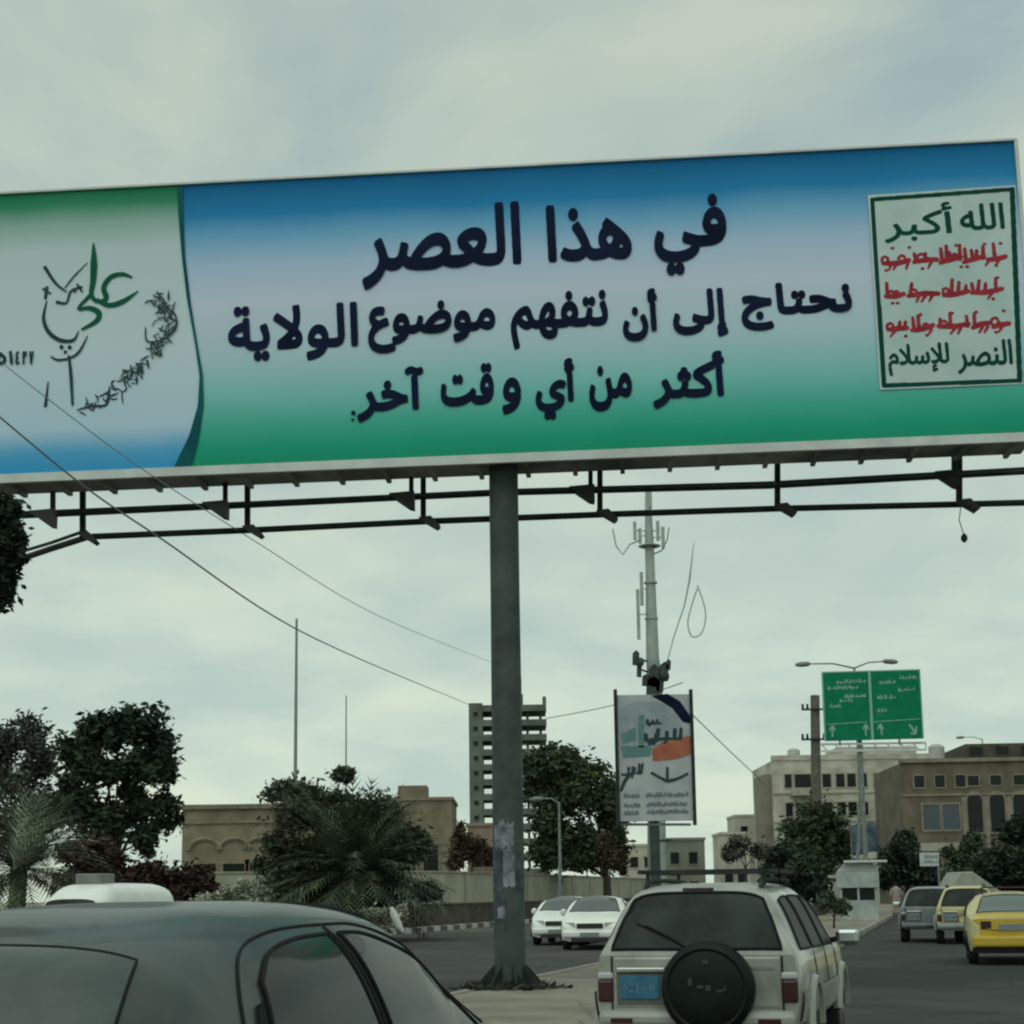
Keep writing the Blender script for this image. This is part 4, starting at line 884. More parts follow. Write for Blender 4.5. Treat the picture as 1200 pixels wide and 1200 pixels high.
# ------------------------------------------------------------------ vehicles
def pchip(xs, ys):
    xs, ys = np.array(xs, float), np.array(ys, float); h = np.diff(xs); d = np.diff(ys)/h; m = np.zeros(len(xs))
    for i in range(1, len(xs)-1):
        if d[i-1]*d[i] > 0: w1, w2 = 2*h[i]+h[i-1], h[i]+2*h[i-1]; m[i] = (w1+w2)/(w1/d[i-1]+w2/d[i])
    m[0], m[-1] = d[0], d[-1]
    def f(x):
        x = min(max(x, xs[0]), xs[-1]); i = min(max(int(np.searchsorted(xs, x))-1, 0), len(h)-1); t = (x-xs[i])/h[i]
        return (2*t**3-3*t*t+1)*ys[i]+(t**3-2*t*t+t)*h[i]*m[i]+(-2*t**3+3*t*t)*ys[i+1]+(t**3-t*t)*h[i]*m[i+1]
    return f
class Body:
    """A car shell: plan width, belt and top height along its length; the upper body is a superellipse across."""
    def __init__(s, y, zt, zb, w, n, sill=.28, tum=0.0):
        s.y0, s.y1 = y[0], y[-1]; s.zt, s.zb, s.w, s.n = pchip(y,zt), pchip(y,zb), pchip(y,w), pchip(y,n); s.sill = sill; s.keys = y; s.tum = tum
    def tm(s, y): return s.tum*min(1, max(0, (s.zt(y)-s.zb(y))/.42))
    def half(s, y, q): return s.w(y)*(1-s.tm(y)*q)*max(0, 1-q**s.n(y))**(1/s.n(y))
    def top(s, x, y):
        x = abs(x); a, b = 0.0, 1.0
        for _ in range(22):
            m = (a+b)/2
            if s.half(y, m) > x: a = m
            else: b = m
        return s.zb(y)+(s.zt(y)-s.zb(y))*a
    def side(s, y, z):
        zb, zt, w = s.zb(y), s.zt(y), s.w(y)
        if z <= zb: f = (zb-z)/max(.05, zb-s.sill); return w + .03*math.sin(PI*min(1,f)*.9) - .05*max(0, f-.6)
        return s.half(y, min(1, max(0, (z-zb)/max(1e-4, zt-zb))))
    def shell(s, ny=110, nu=26, nl=9):
        mb = MB(); rows = []; ys = sorted(set(list(np.linspace(s.y0, s.y1, ny)) + list(s.keys)))
        for y in ys:
            zb, zt, w, n = s.zb(y), s.zt(y), s.w(y), s.n(y); half = []; tm_ = s.tm(y)
            for i in range(nu+1):
                a = PI/2*i/nu; q = max(0,math.cos(a))**(2/n); half.append((w*math.sin(a)**(2/n)*(1-tm_*q), zb+(zt-zb)*q))
            for i in range(1, nl+1):
                z = zb+(s.sill-zb)*i/nl; half.append((s.side(y, z), z))
            half.append((half[-1][0]*.85, s.sill-.04))
            rows.append([(-x, y, z) for x, z in reversed(half)] + [(x, y, z) for x, z in half[1:]])
        mb.grid(rows); m = len(rows[0]); mb.f.append(tuple(range(m))); mb.mi.append(0); k = (len(rows)-1)*m; mb.f.append(tuple(range(k+m-1, k-1, -1))); mb.mi.append(0)
        return mb
    def side_patch(s, A, B, C, D, sgn, lift=.006, n=22, m=14):
        """Patch between bottom edge A->B and top edge D->C (polylines in y,z) on one flank."""
        bot, top = resamp([A, B] if not isinstance(A, list) else A, n), resamp(D if isinstance(D, list) else [D, C], n); rows = []
        for j in range(m+1):
            r_ = []
            for i in range(n+1):
                y = bot[i][0]+(top[i][0]-bot[i][0])*j/m; z = bot[i][1]+(top[i][1]-bot[i][1])*j/m; r_.append((sgn*(s.side(y, z)+lift), y, z+lift*.5))
            rows.append(r_)
        return rows
    def top_patch(s, bot, top, lift=.006, n=22, m=14):
        """bot, top: polylines in x,y."""
        b_, t_ = resamp(bot, n), resamp(top, n); rows = []
        for j in range(m+1):
            r_ = []
            for i in range(n+1):
                x = b_[i][0]+(t_[i][0]-b_[i][0])*j/m; y = b_[i][1]+(t_[i][1]-b_[i][1])*j/m
                e = .01; nx = -(s.top(x+e,y)-s.top(x-e,y))/(2*e); ny_ = -(s.top(x,y+e)-s.top(x,y-e))/(2*e); q = math.sqrt(1+nx*nx+ny_*ny_)
                r_.append((x+lift*nx/q, y+lift*ny_/q, s.top(x,y)+lift/q))
            rows.append(r_)
        return rows
def resamp(pl, n):
    pl = [np.array(p, float) for p in pl]
    if len(pl) > 2: pl = [np.array(p) for p in smooth_line(pl, 8)]
    d = [0]
    for a, b_ in zip(pl, pl[1:]): d.append(d[-1]+np.linalg.norm(b_-a))
    return [np.array([np.interp(t, d, [p[k] for p in pl]) for k in (0,1)]) for t in np.linspace(0, d[-1], n+1)]
def edge_loop(rows): return rows[0] + [r_[-1] for r_ in rows[1:]] + rows[-1][-2::-1] + [r_[0] for r_ in rows[-2:0:-1]]
def pane(t, rows, gm, trim_r=.011, name='window', tm_=None):
    mb = MB(); mb.grid(rows); o = mb.build(name, gm, t, smooth=True)
    mb = MB(); mb.tube(edge_loop(rows), trim_r, 6, closed=True); mb.build('seal', tm_ or black, o, smooth=True); return o
chrome = mat('chrome', (0.55,0.58,0.56), .2, metal=.9); tyre_m = mat('tyre', (0.018,0.019,0.019), .85, var=.2, scale=8); rim_m = mat('rim', (0.28,0.30,0.29), .35, metal=.6)
def wheel(t, x, y, r=.31, w=.2, sgn=1):
    mb = MB(); mb.lathe([(r*.72,-w/2),(r*.95,-w/2),(r,-w*.3),(r,w*.3),(r*.95,w/2),(r*.72,w/2)], (x,y,r), (1,0,0), 24); wo = mb.build('wheel', tyre_m, t, smooth=True)
    mb = MB(); mb.lathe([(r*.7,-.02),(r*.66,.0),(r*.2,.015),(r*.12,.03)], (x+sgn*w*.46,y,r), (sgn,0,0), 18); mb.build('rim', rim_m, wo, smooth=True)
def glassm(name, c, rough=.06): return mat(name, c, rough, spec=.5, coat=.3)
tint = mat('tinted_glass', (0.003,0.008,0.006), .12, spec=.16, c2=(0.030,0.042,0.036), scale=1.7, detail=9); side_tint = mat('dark_side_glass', (0.008,0.011,0.009), .4, spec=.05); tint_grey = glassm('hazy_glass', (0.075,0.085,0.080), .22)  # tint: mottled colour paints dust and soft reflections into the panes
SED_Y = [0,.06,.25,.72,1.32,1.7,2.2,2.75,3.55,4.2,4.38,4.45]
def sedan(name, label, cat, loc, rz, paint, group=None, glass=None, rear=None, w=.86, lights=True, plate_c=(0.35,0.38,0.36), light_tint=None):
    t = thing(name, label, cat, loc, rz, group); k = w/.86
    B = Body(SED_Y, [.80,.93,1.0,1.03,1.36,1.42,1.44,1.41,1.0,.84,.74,.62], [.74,.86,.9,.92,.93,.92,.91,.90,.87,.74,.64,.55], [q*k for q in (.70,.78,.82,.84,.86,.86,.86,.86,.85,.80,.74,.66)], [3,3,3,2.9,2.8,2.8,2.8,2.8,2.9,3,3,3])
    B.shell(80, 18, 7).build('body', paint, t, smooth=True); g = glass or tint
    pane(t, B.top_patch([(-.66*k,.76),(.66*k,.76)], [(-.52*k,1.30),(0,1.34),(.52*k,1.30)], n=14, m=8), g, .012, 'rear_window')
    pane(t, B.top_patch([(-.52*k,2.80),(0,2.74),(.52*k,2.80)], [(-.70*k,3.42),(0,3.5),(.70*k,3.42)], n=14, m=8), g, .012, 'windscreen')
    for s_ in (-1, 1):
        pane(t, B.side_patch([(1.15,.96),(2.06,.95)], None, None, [(1.5,1.27),(1.75,1.32),(2.02,1.33)], s_, n=10, m=6), g, .012)
        pane(t, B.side_patch([(2.16,.95),(3.2,.95)], None, None, [(2.12,1.33),(2.5,1.32),(2.75,1.27)], s_, n=10, m=6), g, .012)
        for yy in (2.11, 3.3): mb = MB(); mb.tube([(s_*(B.side(yy, z)+.002), yy, z) for z in np.linspace(.35,.93,8)], .006, 4); mb.build('door_gap', black, t)
        for yy in (.85, 3.55): wheel(t, s_*(.76*k), yy, .30, .2, s_)
        mb = MB(); mb.lathe([(.02,-.09),(.09,-.07),(.10,0),(.06,.05)], (s_*(.93*k), 3.02, 1.0), (0,1,0), 12); mb.build('door_mirror', paint, t, smooth=True)
        hl = MB(); hl.grid([[(s_*x, 4.47-.14*max(0,(x-.4)/.35), z) for x in np.linspace(.40,.70,6)] for z in (.62,.68,.74)]); hl.build('headlight', mat('lamp_lens', (0.42,0.46,0.45), .15, spec=.8), t, fix=False)
        tl = MB(); tl.grid([[(s_*x*k, -.008+.07*max(0,(x-.6)/.15), z) for x in np.linspace(.40,.72,6)] for z in (.70,.78,.86)]); tl.build('tail_light', mat('tail_lens', (0.035,0.008,0.007), .3), t, fix=False)
        for yy in (.85, 3.55): wa = MB(); wa.tube([(s_*(B.side(yy,.5)+.004), yy+.36*math.cos(a), .3+.36*math.sin(a)) for a in np.linspace(-.1,PI+.1,16)], .02, 5); wa.build('wheel_arch', black, t)
    mb = MB(); mb.box(-.74*k,.74*k,4.40,4.56,.34,.52); mb.build('front_bumper', paint, t, bevel=.05)
    mb = MB(); mb.box(-.36,.36,4.44,4.475,.58,.72); mb.build('grille', mat('grille', (0.02,0.022,0.022), .5), t, bevel=.015)
    mb = MB(); mb.box(-.5,.5,4.5,4.572,.24,.33); mb.build('air_intake', MATS['grille'], t)
    mb = MB(); mb.box(-.26,.26,4.56,4.575,.38,.48); mb.build('front_plate', mat('plate', (0.20,0.24,0.26), .5), t)
    mb = MB(); mb.box(-.76*k,.76*k,-.10,.06,.36,.58); mb.build('rear_bumper', rear or paint, t, bevel=.05)
    mb = MB(); mb.box(-.78*k,.78*k,-.06,.1,.24,.355); mb.build('rear_valance', black, t)
    mb = MB(); mb.box(-.26,.26,-.03,-.012,.68,.80); mb.build('rear_plate', mat('plate', (0.20,0.24,0.26), .5), t)
    return t, B
# --- the near dark sedan ------------------------------------------------
grey_paint = mat('dusty_grey_paint', (0.012,0.022,0.019), .36, c2=(0.040,0.055,0.048), scale=2.2, coat=.25, detail=9, spec=.4)
SX, SY, SR = -1.862, 3.90, ROAD + R(.15)
t = thing('dark_sedan', 'near dusty grey green sedan filling the lower left corner', 'car', (SX, SY, 0), -SR)
B = Body([0,.06,.2,.45,.97,1.3,1.7,2.2,2.8,3.6,4.25,4.42,4.5], [.84,.98,1.04,1.08,1.372,1.435,1.478,1.495,1.472,1.05,.88,.76,.64], [.78,.90,.94,.96,.96,.95,.95,.94,.93,.90,.77,.66,.58], [.70,.79,.83,.88,.90,.905,.91,.91,.90,.88,.81,.74,.66], [3,3,3,3.4,4.6,4.8,4.6,4.4,4,3.2,3,3,3], .28, .20)
B.shell(180, 40, 10).build('body', grey_paint, t, smooth=True)
tg = mat('dusty_glass', (0.022,0.034,0.030), .2, c2=(0.075,0.095,0.085), scale=1.8, spec=.6, detail=8); sg_ = mat('smoky_side_glass', (0.020,0.024,0.022), .08, spec=.18)
pane(t, B.top_patch([(-.70,.50),(0,.46),(.70,.50)], [(-.575,.935),(0,.97),(.575,.935)], n=40, m=24), tg, .004, 'rear_window')
for s_ in (-1, 1):
    pane(t, B.side_patch([(1.12,.985),(1.17,.985)], None, None, [(1.20,1.12),(1.25,1.19)], s_, n=6, m=12), sg_, .010)
    pane(t, B.side_patch([(1.22,.985),(2.17,.975)], None, None, [(1.33,1.25),(1.50,1.33),(1.76,1.365),(2.07,1.375)], s_, n=30, m=18), sg_, .008)
    pane(t, B.side_patch([(2.27,.975),(3.38,.965)], None, None, [(2.18,1.375),(2.45,1.365),(2.76,1.30),(2.93,1.24)], s_, n=30, m=18), sg_, .008)
    mb = MB(); mb.tube([(s_*(B.side(y,z)+.003), y, z) for y, z in smooth_line([(1.06,.60),(1.04,.9),(1.08,1.08),(1.18,1.24),(1.36,1.345),(1.66,1.395),(2.10,1.408),(2.52,1.398),(2.86,1.32),(3.20,1.15),(3.52,.97)], 6)], .0055, 6)
    mb.build('door_gap', black, t, smooth=True)
    mb = MB(); mb.tube([(s_*(B.side(y,z)+.002), y, z) for y, z in smooth_line([(2.21,.4),(2.22,.9),(2.19,1.15),(2.12,1.40)], 6)], .006, 6); mb.build('door_gap', black, t, smooth=True)
    for yy in (.9, 3.6): wheel(t, s_*.77, yy, .31, .2, s_)
    mb = MB(); mb.lathe([(.02,-.1),(.09,-.08),(.10,0),(.06,.05)], (s_*.95, 3.1, .86), (0,1,0), 14); mb.build('door_mirror', grey_paint, t, smooth=True)
    tl = MB(); tl.grid([[(s_*x, -.008+.07*max(0,(x-.6)/.15), z) for x in np.linspace(.42,.72,6)] for z in (.72,.80,.88)]); tl.build('tail_light', mat('tail_lens', (0.035,0.008,0.007), .3), t, fix=False)
pane(t, B.top_patch([(-.53,2.86),(0,2.80),(.53,2.86)], [(-.72,3.48),(0,3.56),(.72,3.48)], n=20, m=12), tg, .012, 'windscreen')
mb = MB(); mb.box(-.76,.76,-.10,.06,.36,.60); mb.build('rear_bumper', grey_paint, t, bevel=.05)
# --- the white SUV ahead --------------------------------------------------
suv_paint = mat('suv_white_paint', (0.20,0.21,0.175), .32, c2=(0.38,0.39,0.345), scale=2.2, coat=.5, detail=9); suv_low = mat('suv_lower_paint', (0.26,0.27,0.235), .4, c2=(0.34,0.35,0.31), scale=1.2, coat=.2)
def suv(name, label, loc, rz, paint, low, group=None, spare=True, hi=1.0):
    t = thing(name, label, 'car', loc, rz, group)
    y_ = [0,.05,.14,.24,.34,.6,1.4,2.2,2.7,3.35,3.9,4.1,4.18]
    B = Body(y_, [1.0,1.13,1.36,1.505,1.555,1.572,1.585,1.58,1.54,1.06,.98,.9,.76], [.985,.985,.985,.985,.985,.98,.98,.97,.97,.97,.90,.80,.66], [.80,.815,.825,.83,.835,.84,.845,.845,.845,.845,.83,.79,.72], [6,6,6,6,6,6,6,6,5,3.4,3,3,3], .42, .30)
    B.shell(130, 26, 8).build('body', paint, t, smooth=True)
    pane(t, B.top_patch([(-.70,.018),(0,.016),(.70,.018)], [(-.535,.222),(0,.226),(.535,.222)], n=20, m=16, lift=.008), tint, .014, 'rear_window')
    pane(t, B.top_patch([(-.54,2.76),(0,2.70),(.54,2.76)], [(-.72,3.22),(0,3.3),(.72,3.22)], n=14, m=8), tint, .012, 'windscreen')
    for s_ in (-1, 1):
        pane(t, B.side_patch([(.30,1.03),(1.05,1.02)], None, None, [(.47,1.42),(.75,1.45),(1.02,1.455)], s_, n=10, m=8), side_tint, .012)
        pane(t, B.side_patch([(1.12,1.02),(1.98,1.01)], None, None, [(1.10,1.455),(1.5,1.46),(1.93,1.455)], s_, n=10, m=8), side_tint, .012)
        pane(t, B.side_patch([(2.06,1.01),(2.98,1.0)], None, None, [(2.01,1.455),(2.3,1.445),(2.58,1.41)], s_, n=10, m=8), side_tint, .012)
        for yy in (1.08, 2.02, 2.95): mb = MB(); mb.tube([(s_*(B.side(yy, z)+.002), yy, z) for z in np.linspace(.45,1.0,8)], .006, 4); mb.build('door_gap', black, t)
        mb = MB(); mb.grid([[(s_*(B.side(y,z)+.02), y, z) for y in np.linspace(.06,3.95,40)] for z in (.46,.56,.66,.70)]); mb.build('side_cladding', low, t, fix=False)
        for yy in (.72, 3.28): 
            wheel(t, s_*.76, yy, .34, .22, s_)
            wa = MB(); wa.tube([(s_*(B.side(yy,.6)+.01), yy+.43*math.cos(a), .34+.43*math.sin(a)) for a in np.linspace(.1,PI-.1,16)], .05, 6); wa.build('wheel_arch', low, t, smooth=True)
        mb = MB(); mb.box(s_*1.0-.11, s_*1.0+.11, 2.72, 2.84, .985, 1.14); mb.build('door_mirror', chrome, t, bevel=.04)
        mb = MB(); mb.bar((s_*.84,2.8,1.03),(s_*.93,2.79,1.05),.05); mb.build('mirror_arm', black, t)
        tl = MB(); tl.box(s_*.755-.065, s_*.755+.065, -.022, .10, .62, .80); tl.build('tail_light', mat('tail_lens', (0.035,0.008,0.007), .3), t, bevel=.02)
        tl = MB(); tl.box(s_*.755-.065, s_*.755+.065, -.022, .10, .805, .86); tl.build('indicator', mat('lamp_lens', (0.42,0.46,0.45), .15), t, bevel=.015)
        hl = MB(); hl.box(s_*.58-.14, s_*.58+.14, 4.06, 4.19, .72, .88); hl.build('headlight', mat('lamp_lens', (0,0,0)), t, bevel=.03)
    for s_ in (-1, 1):
        mb = MB(); pts = [(s_*.49, y, B.top(s_*.49, y)+.055) for y in np.linspace(.55,2.4,10)]; mb.tube([(s_*.49,.48,B.top(s_*.49,.48))]+pts+[(s_*.49,2.5,B.top(s_*.49,2.5))], .022, 6)
        mb.build('roof_rail', dark_steel, t, smooth=True)
    mb = MB()
    for y in (.62, 1.1, 1.6, 2.1): mb.bar((-.56,y,1.68),(.56,y,1.68),.05,.03)
    for s_ in (-1, 1): mb.bar((s_*.56,.55,1.68),(s_*.56,2.2,1.68),.035)
    if spare:
        for s_ in (-1, 1):
            for y in (.62, 2.1): mb.bar((s_*.50,y,1.55),(s_*.50,y,1.68),.03)
        mb.build('roof_rack', dark_steel, t)
    mb = MB(); mb.grid([[(x, .10, 1.50+.0*x) for x in (-.3,.3)],[(x,.10,1.47) for x in (-.3,.3)]])
    mb = MB(); mb.box(-.80,.80,-.13,.06,.42,.56); mb.build('rear_bumper', low, t, bevel=.05)
    mb = MB(); mb.box(-.80,.80,4.08,4.26,.42,.60); mb.build('front_bumper', low, t, bevel=.05)
    mb = MB(); mb.box(-.42,.42,4.12,4.20,.70,.86); mb.build('grille', mat('grille', (0.02,0.022,0.022), .5), t, bevel=.02)
    # tailgate: seams, plate recess, lamp trim, plate
    tg_ = MB(); tg_.box(-.69,.69,-.012,.03,.575,.985); tg_.build('tailgate', paint, t, bevel=.02)
    mb = MB(); mb.tube([(-.70,-.006,.56),(-.70,-.006,.99)], .008, 5); mb.tube([(.70,-.006,.56),(.70,-.006,.99)], .008, 5); mb.build('tailgate_gap', black, t)
    mb = MB(); mb.box(-.66,-.235,-.019,-.008,.60,.905); mb.build('plate_recess', mat('recess_grey', (0.10,0.105,0.095), .6, var=.2), t, bevel=.012)
    mb = MB(); mb.box(-.655,-.25,-.045,-.018,.86,.90); mb.build('plate_trim', chrome, t, bevel=.01)
    pl_ = MB(); pl_.box(-.63,-.30,-.03,-.018,.645,.835); po = pl_.build('number_plate', mat('plate', (0.20,0.24,0.26), .5) if not spare else mat('blue_plate', (0.018,0.10,0.20), .5, c2=(0.03,0.16,0.23), scale=9), t, bevel=.008)
    mb = MB(); qr = random.Random(2)
    for x, z, w_, h_ in ((-.60,.72,.035,.018),(-.59,.69,.012,.09),(-.555,.70,.04,.016),(-.55,.76,.045,.014),(-.49,.69,.014,.10),(-.455,.73,.05,.016),(-.42,.69,.012,.06),(-.385,.71,.045,.05),(-.345,.69,.012,.10)): mb.box(x, x+w_, -.033, -.0295, z, z+h_)
    mb.build('plate_marks', mat('plate_ink', (0.06,0.19,0.25), .5) if spare else mat('plate_dark', (0.05,0.06,0.06), .5), po)
    if spare:
        c = (.115, -.015, .735); r = .375
        mb = MB(); mb.lathe([(r*.96,0),(r,.04),(r,.15),(r*.96,.19),(r*.86,.215),(r*.8,.205),(r*.76,.215),(r*.3,.225),(.02,.226)], c, (0,-1,0), 48); sp = mb.build('spare_wheel_cover', mat('spare_cover', (0.005,0.009,0.007), .55, var=.3, scale=5, spec=.2), t, smooth=True)
        mb = MB(); yy = c[1]-.229
        for x, z, w_, h_ in ((-.02,.20,.05,.035),(-.14,.03,.03,.06),(-.07,.01,.05,.025),(.00,-.01,.04,.045),(.09,-.02,.045,.02),(.14,-.01,.02,.03)): mb.box(c[0]+x, c[0]+x+w_, yy-.002, yy+.002, c[2]+z, c[2]+z+h_)
        mb.build('cover_marks', mat('cover_print', (0.03,0.036,0.034), .6), sp)
        mb = MB(); mb.box(.05,.2,-.02,.01,.90,1.02); mb.build('wheel_bracket', black, t)
    mb = MB(); mb.box(.30,.36,-.03,-.01,.95,.98)
    mb.build('tailgate_handle', black, t)
    if spare:
        mb = MB(); f_ = lambda x, y: (x, y-.02, B.top(x, y)+.012); mb.tube([f_(-.05,.012), f_(-.22,.05), f_(-.42,.085)], .009, 6); mb.tube([f_(-.12,.03), f_(-.50,.095)], .006, 5); mb.build('rear_wiper', black, t)
        mb = MB(); mb.box(-.13,.13,.215,.25,1.515,1.54); mb.build('high_brake_light', mat('tail_lens', (0,0,0)), t, bevel=.006)
        mb = MB(); mb.box(.44,.64,-.017,-.011,.88,.905); mb.build('badge', chrome, t)
        for s_ in (-1, 1): mb = MB(); mb.box(s_*.60-.09, s_*.60+.09, -.136, -.128, .46, .50); mb.build('reflector', mat('tail_lens', (0,0,0)), t)
        mb = MB(); mb.tube([(.60,.9,1.585),(.62,.75,1.85)], [.008,.003], 5); mb.build('aerial', black, t)
    return t, B
c = P(815, 1120, 13.5)
suv('beige_suv', 'dusty silver beige SUV with spare wheel on its tailgate and a roof rack', (c.x, 13.5, 0), -(ROAD + R(1.5)), suv_paint, suv_low)
# --- oncoming white sedans --------------------------------------------------
white_car = mat('car_white', (0.78,0.80,0.74), .35, var=.06, scale=2, coat=.4); ONC = 'white sedans on the far carriageway'
def front_place(px, Y): return G(px, Y)
fdir = Vector((-SA, -CA, 0))
for px, Y, lab in ((690, 44.5, 'white sedan facing us right of the pole, the nearer of two'), (652, 49.0, 'white sedan half hidden behind the nearer white one by the pole')):
    g = G(px, Y); hd = ROAD + PI - R(4); d_ = Vector((math.sin(hd), math.cos(hd), 0)); sedan('white_sedan', lab, 'car', g - d_*4.5, -hd, white_car, ONC, glass=glassm('light_glass', (0.10,0.115,0.11), .1))
# --- vehicles ahead on the right ----------------------------------------------
yellow = mat('taxi_yellow', (0.50,0.34,0.025), .4, c2=(0.60,0.42,0.04), scale=2, coat=.35)
taxi_white = mat('taxi_white', (0.53,0.47,0.24), .4, var=.08, scale=2, coat=.3)
g = G(1184, 32.5); tx, B = sedan('taxi', 'yellow taxi with a paler roof and roof rack at the right frame edge', 'taxi', g, -ROAD, taxi_white, None, glass=glassm('taxi_glass', (0.13,0.16,0.15), .12), rear=yellow, w=.86)
def skin(t, B, rows, m_, name): mb = MB(); mb.grid(rows); return mb.build(name, m_, t, smooth=True, fix=False)
skin(tx, B, B.top_patch([(-.72,.05),(0,.05),(.72,.05)], [(-.74,.70),(0,.68),(.74,.70)], n=16, m=8, lift=.004), yellow, 'boot_lid')
mb = MB(); mb.grid([[(x, -.006+.06*max(0,(abs(x)-.62)/.15), z) for x in np.linspace(-.76,.76,25)] for z in (.585,.66,.74,.80,.85,.90)]); mb.build('boot_panel', yellow, tx, smooth=True, fix=False)
mb = MB(); mb.tube([(-.50,-.02,.72),(-.30,-.02,.69),(0,-.02,.69),(.30,-.02,.69),(.50,-.02,.72)], .012, 5); mb.build('boot_trim', mat('olive_trim', (0.20,0.16,0.03), .5), tx)
mb = MB()
for s_ in (-1, 1): mb.bar((s_*.5,1.5,1.50),(s_*.5,2.5,1.50),.03)
for y in (1.5,1.8,2.1,2.4): mb.bar((-.5,y,1.52),(.5,y,1.52),.05,.03)
for s_ in (-1, 1):
    for y in (1.5,2.4): mb.bar((s_*.5,y,1.38),(s_*.5,y,1.52),.03)
mb.build('roof_rack', mat('rack_red', (0.07,0.025,0.022), .6), tx)
g = G(1089, 47); silver = mat('silver_paint', (0.13,0.165,0.175), .32, c2=(0.23,0.27,0.28), scale=2, coat=.3)
suv('silver_suv', 'silver grey SUV seen from behind, left of the taxi', (g.x, 47, 0), -ROAD, silver, mat('silver_low', (0.13,0.155,0.16), .4, var=.2), None, spare=False)
g = G(1136, 44); suv('wagon', 'pale yellow wagon with dark windows half hidden between the silver SUV and the taxi', (g.x+.2, 45, 0), -ROAD, taxi_white, silver, None, spare=False)
# --- white van behind the sedan roof ---
Y = 41; a, b = P(62, 1058, Y), P(190, 1058, Y); 
t = thing('white_van', 'white van roof showing above the dark sedan roof', 'van', ((a.x+b.x)/2, Y, 0), -(ROAD+PI))
B = Body([-2.2,-2.1,-1.9,-1.3,0,1.0,1.6,2.2,2.4], [1.3,1.6,1.86,1.93,1.94,1.91,1.66,1.1,.8], [1.0,1.02,1.05,1.05,1.05,1.05,1.02,.95,.7], [.8,.83,.86,.87,.87,.87,.86,.82,.7], [4,4,4,4,4,4,3.6,3.4,3], .3)
B.shell(80, 18, 8).build('body', white_car, t, smooth=True)
for s_ in (-1, 1):
    pane(t, B.side_patch([(-1.6,1.08),(1.0,1.06)], None, None, [(-1.55,1.42),(0,1.43),(1.0,1.42)], s_, n=12, m=6), tint, .012)
    for yy in (-1.4, 1.5): wheel(t, s_*.76, yy, .31, .2, s_)
pane(t, B.top_patch([(-.62,1.78),(.62,1.78)], [(-.68,2.12),(.68,2.12)], n=12, m=6, lift=.01), tint, .012, 'windscreen')
mb = MB(); mb.box(-.35,.35,.3,1.0,1.91,2.16); mb.build('roof_box', mat('box_grey', (0.17,0.19,0.175), .6, var=.2), t, bevel=.03)

# ------------------------------------------------------------------ booth, tent, banner, small sign, pedestrian
Y = 76; g = G(1006, Y); t = thing('traffic_booth', 'small white traffic booth with an overhanging roof on the median', 'booth', g, R(-12))
bw = mat('booth_white', (0.26,0.30,0.28), .6, c2=(0.42,0.46,0.43), scale=1.5)
mb = MB(); mb.box(-.85,.85,-.6,.6,.15,1.05)
for x in (-.80,-.02,.76): mb.box(x-.05+.02, x+.07, -.6, -.48, 1.05, 1.62)
for x in (-.85,.73): mb.box(x, x+.12, .48, .6, 1.05, 1.62)
mb.box(-.95,.95,-.7,.7,1.62,2.35); mb.build('cabin', bw, t)
mb = MB(); mb.box(-.8,.8,-.50,-.46,1.05,1.62); mb.build('window', glass_dark, t)
mb = MB(); mb.prism([(-.95,2.36),(.95,2.36),(.7,2.75),(-.6,2.75)], -.6, .6); mb.build('roof', bw, t)
mb = MB(); mb.box(-.6,1.35,-.9,.9,2.76,2.86); mb.build('roof_board', white_paint, t)
mb = MB(); mb.box(-1.35,-.96,-.5,.5,2.1,2.2); mb.build('awning', bw, t)
Y = 90; g = G(1016, Y); t = thing('blue_banner', 'mottled blue cloth banner on a pole above the traffic booth', 'banner', g)
MB().tube([(-.72,0,0),(-.72,0,P(1016,962,Y).z)], .05, 8).build('pole', galv, t); zt_, zb2 = P(1016,966,Y).z, P(1016,1000,Y).z
mb = MB(); mb.grid([[(x, .12*math.sin(x*4+z*1.5), z+.1*math.sin(x*3)) for x in np.linspace(-.7,.75,14)] for z in np.linspace(zb2, zt_, 10)])
o = mb.build('cloth', mat('blue_cloth', (0.03,0.05,0.085), .8, c2=(0.12,0.16,0.19), scale=2.5), t, smooth=True); so = o.modifiers.new('thick', 'SOLIDIFY'); so.thickness = .02
Y = 82; g = G(1091, Y); t = thing('white_sign', 'small white rectangular sign on a post in front of the dark trees', 'sign', g)
z0_, z1_ = P(1091,1015,Y).z, P(1091,999,Y).z; MB().tube([(.45,.05,0),(.45,.05,z1_)], .05, 8).build('post', galv, t)
mb = MB(); mb.box(-.48,.48,-.05,0,z0_,z1_); mb.build('panel', mat('sign_pale', (0.42,0.45,0.42), .5, c2=(0.5,0.53,0.5), scale=3), t)
S3 = Sheet((g.x, Y-.052, 0), (1,0,0), (0,0,1), (0,-1,0)); mb = MB(); S3.strokes(mb, scribble(1083, 1002, 1100, 1006, 0, 1.2, random.Random(4)) + scribble(1083, 1008, 1100, 1012, 0, 1.2, random.Random(6)), cell=.02, lift=.006); kid(mb, 'lettering', mat('sign_grey_print', (0.22,0.25,0.24), .6), t, fix=False)
Y = 88; g = G(1130, Y); t = thing('canvas_tent', 'pale canvas tent sloping behind the silver SUV and the taxi', 'tent', g); zz = P(1122,1022,Y).z
mb = MB(); mb.prism([(-1.3,0),(1.5,0),(1.5,1.35),(.1,zz),(-.5,zz),(-1.3,1.2)], -1.5, 1.5); mb.build('canvas', mat('canvas', (0.25,0.27,0.215), .9, c2=(0.36,0.375,0.31), scale=1), t, bevel=.08)
mb = MB(); mb.bar((-1.3,-1.53,0),(-1.3,-1.53,1.3),.06); mb.bar((1.5,-1.53,0),(1.5,-1.53,1.4),.06); mb.build('pole', galv, t)
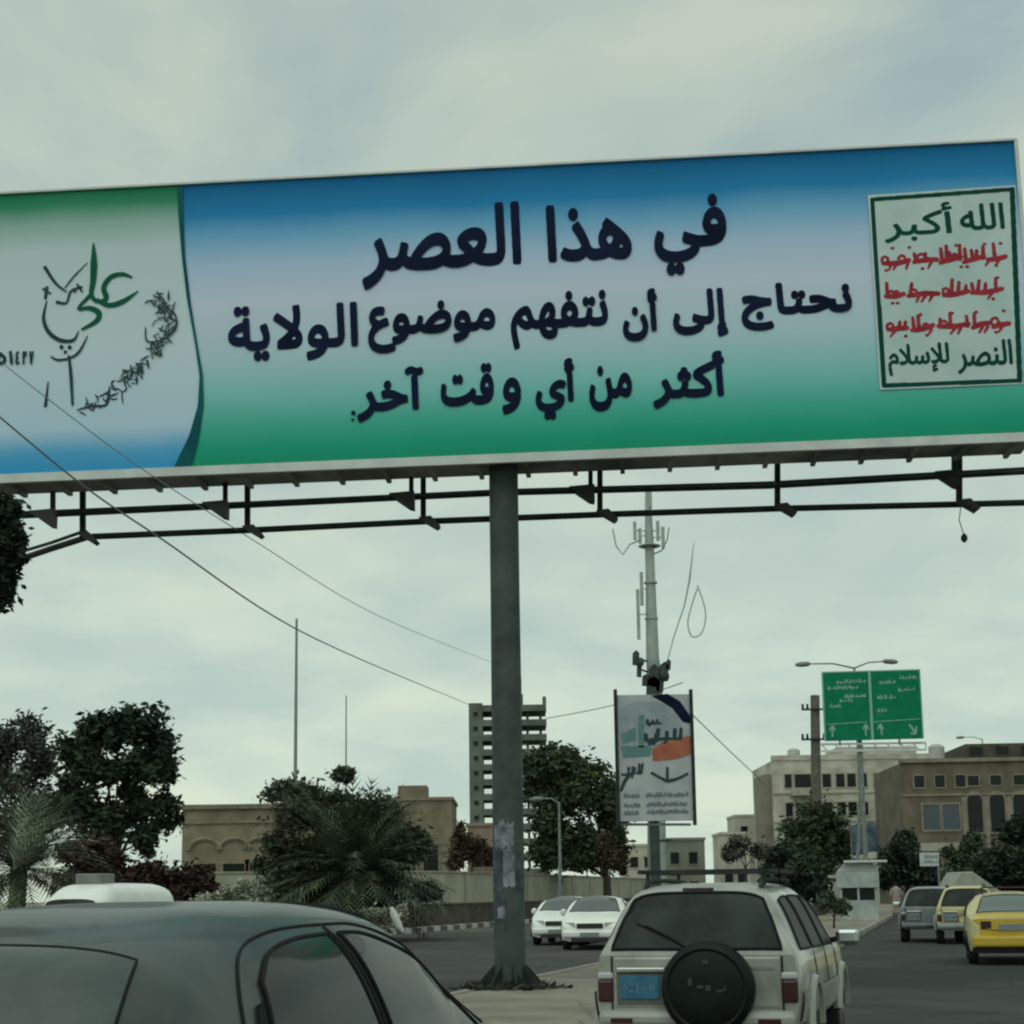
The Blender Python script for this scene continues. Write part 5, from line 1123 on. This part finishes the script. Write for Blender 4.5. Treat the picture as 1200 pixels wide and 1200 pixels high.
def person(label, px, Y, cloth, hgt=1.7):
    g = G(px, Y); k = hgt/1.7
    V_ = [((0,0,.93),.155),((0,0,1.15),.15),((0,.01,1.36),.17),((0,0,1.49),.06),((0,-.02,1.60),.098),((0,-.01,1.68),.075),
      ((.10,0,.82),.10),((.11,-.03,.47),.068),((.11,.03,.10),.045),((.12,-.10,.04),.04),((-.10,0,.82),.10),((-.12,.10,.48),.068),((-.12,.22,.12),.045),((-.12,.12,.04),.04),
      ((.20,0,1.40),.062),((.26,.03,1.13),.045),((.25,-.06,.88),.034),((-.20,0,1.40),.062),((-.26,-.02,1.13),.045),((-.27,-.12,.90),.034)]
    E_ = [(0,1),(1,2),(2,3),(3,4),(4,5),(0,6),(6,7),(7,8),(8,9),(0,10),(10,11),(11,12),(12,13),(2,14),(14,15),(15,16),(2,17),(17,18),(18,19)]
    me = bpy.data.meshes.new('person'); me.from_pydata([tuple(c_*k for c_ in v) for v, r in V_], E_, []); o = link_mesh('person', me, cloth)
    sk = o.modifiers.new('skin', 'SKIN'); 
    for i_, (v, r) in enumerate(V_): me.skin_vertices[0].data[i_].radius = (r*k, r*k*.85)
    me.skin_vertices[0].data[0].use_root = True
    su = o.modifiers.new('sub', 'SUBSURF'); su.levels = su.render_levels = 2; o.location = g + Vector((0,0,.15)); return tag(o, label, 'person')
pe = person('pedestrian in a pale pinkish robe walking on the median edge by the silver SUV', 1050, 84, mat('skin', (0.13,0.07,0.045), .7))
mb = MB(); mb.lathe([(.26,.22),(.235,.6),(.205,.95),(.19,1.12),(.215,1.32),(.19,1.43),(.075,1.52)], (0,0,0), (0,0,1), 16)
for s_ in (-1, 1): mb.tube([(s_*.17,0,1.42),(s_*.24,0,1.27),(s_*.27,-.02,1.08)], [.085,.072,.065], 8)
mb.build('robe', mat('pink_cloth', (0.26,0.19,0.17), .9, c2=(0.38,0.31,0.28), scale=3), pe, smooth=True)
mb = MB(); mb.lathe([(.09,-.03),(.108,.03),(.09,.10),(.04,.135)], (0,.0,1.63), (0,.1,1), 12); mb.build('hair', black, pe, smooth=True)
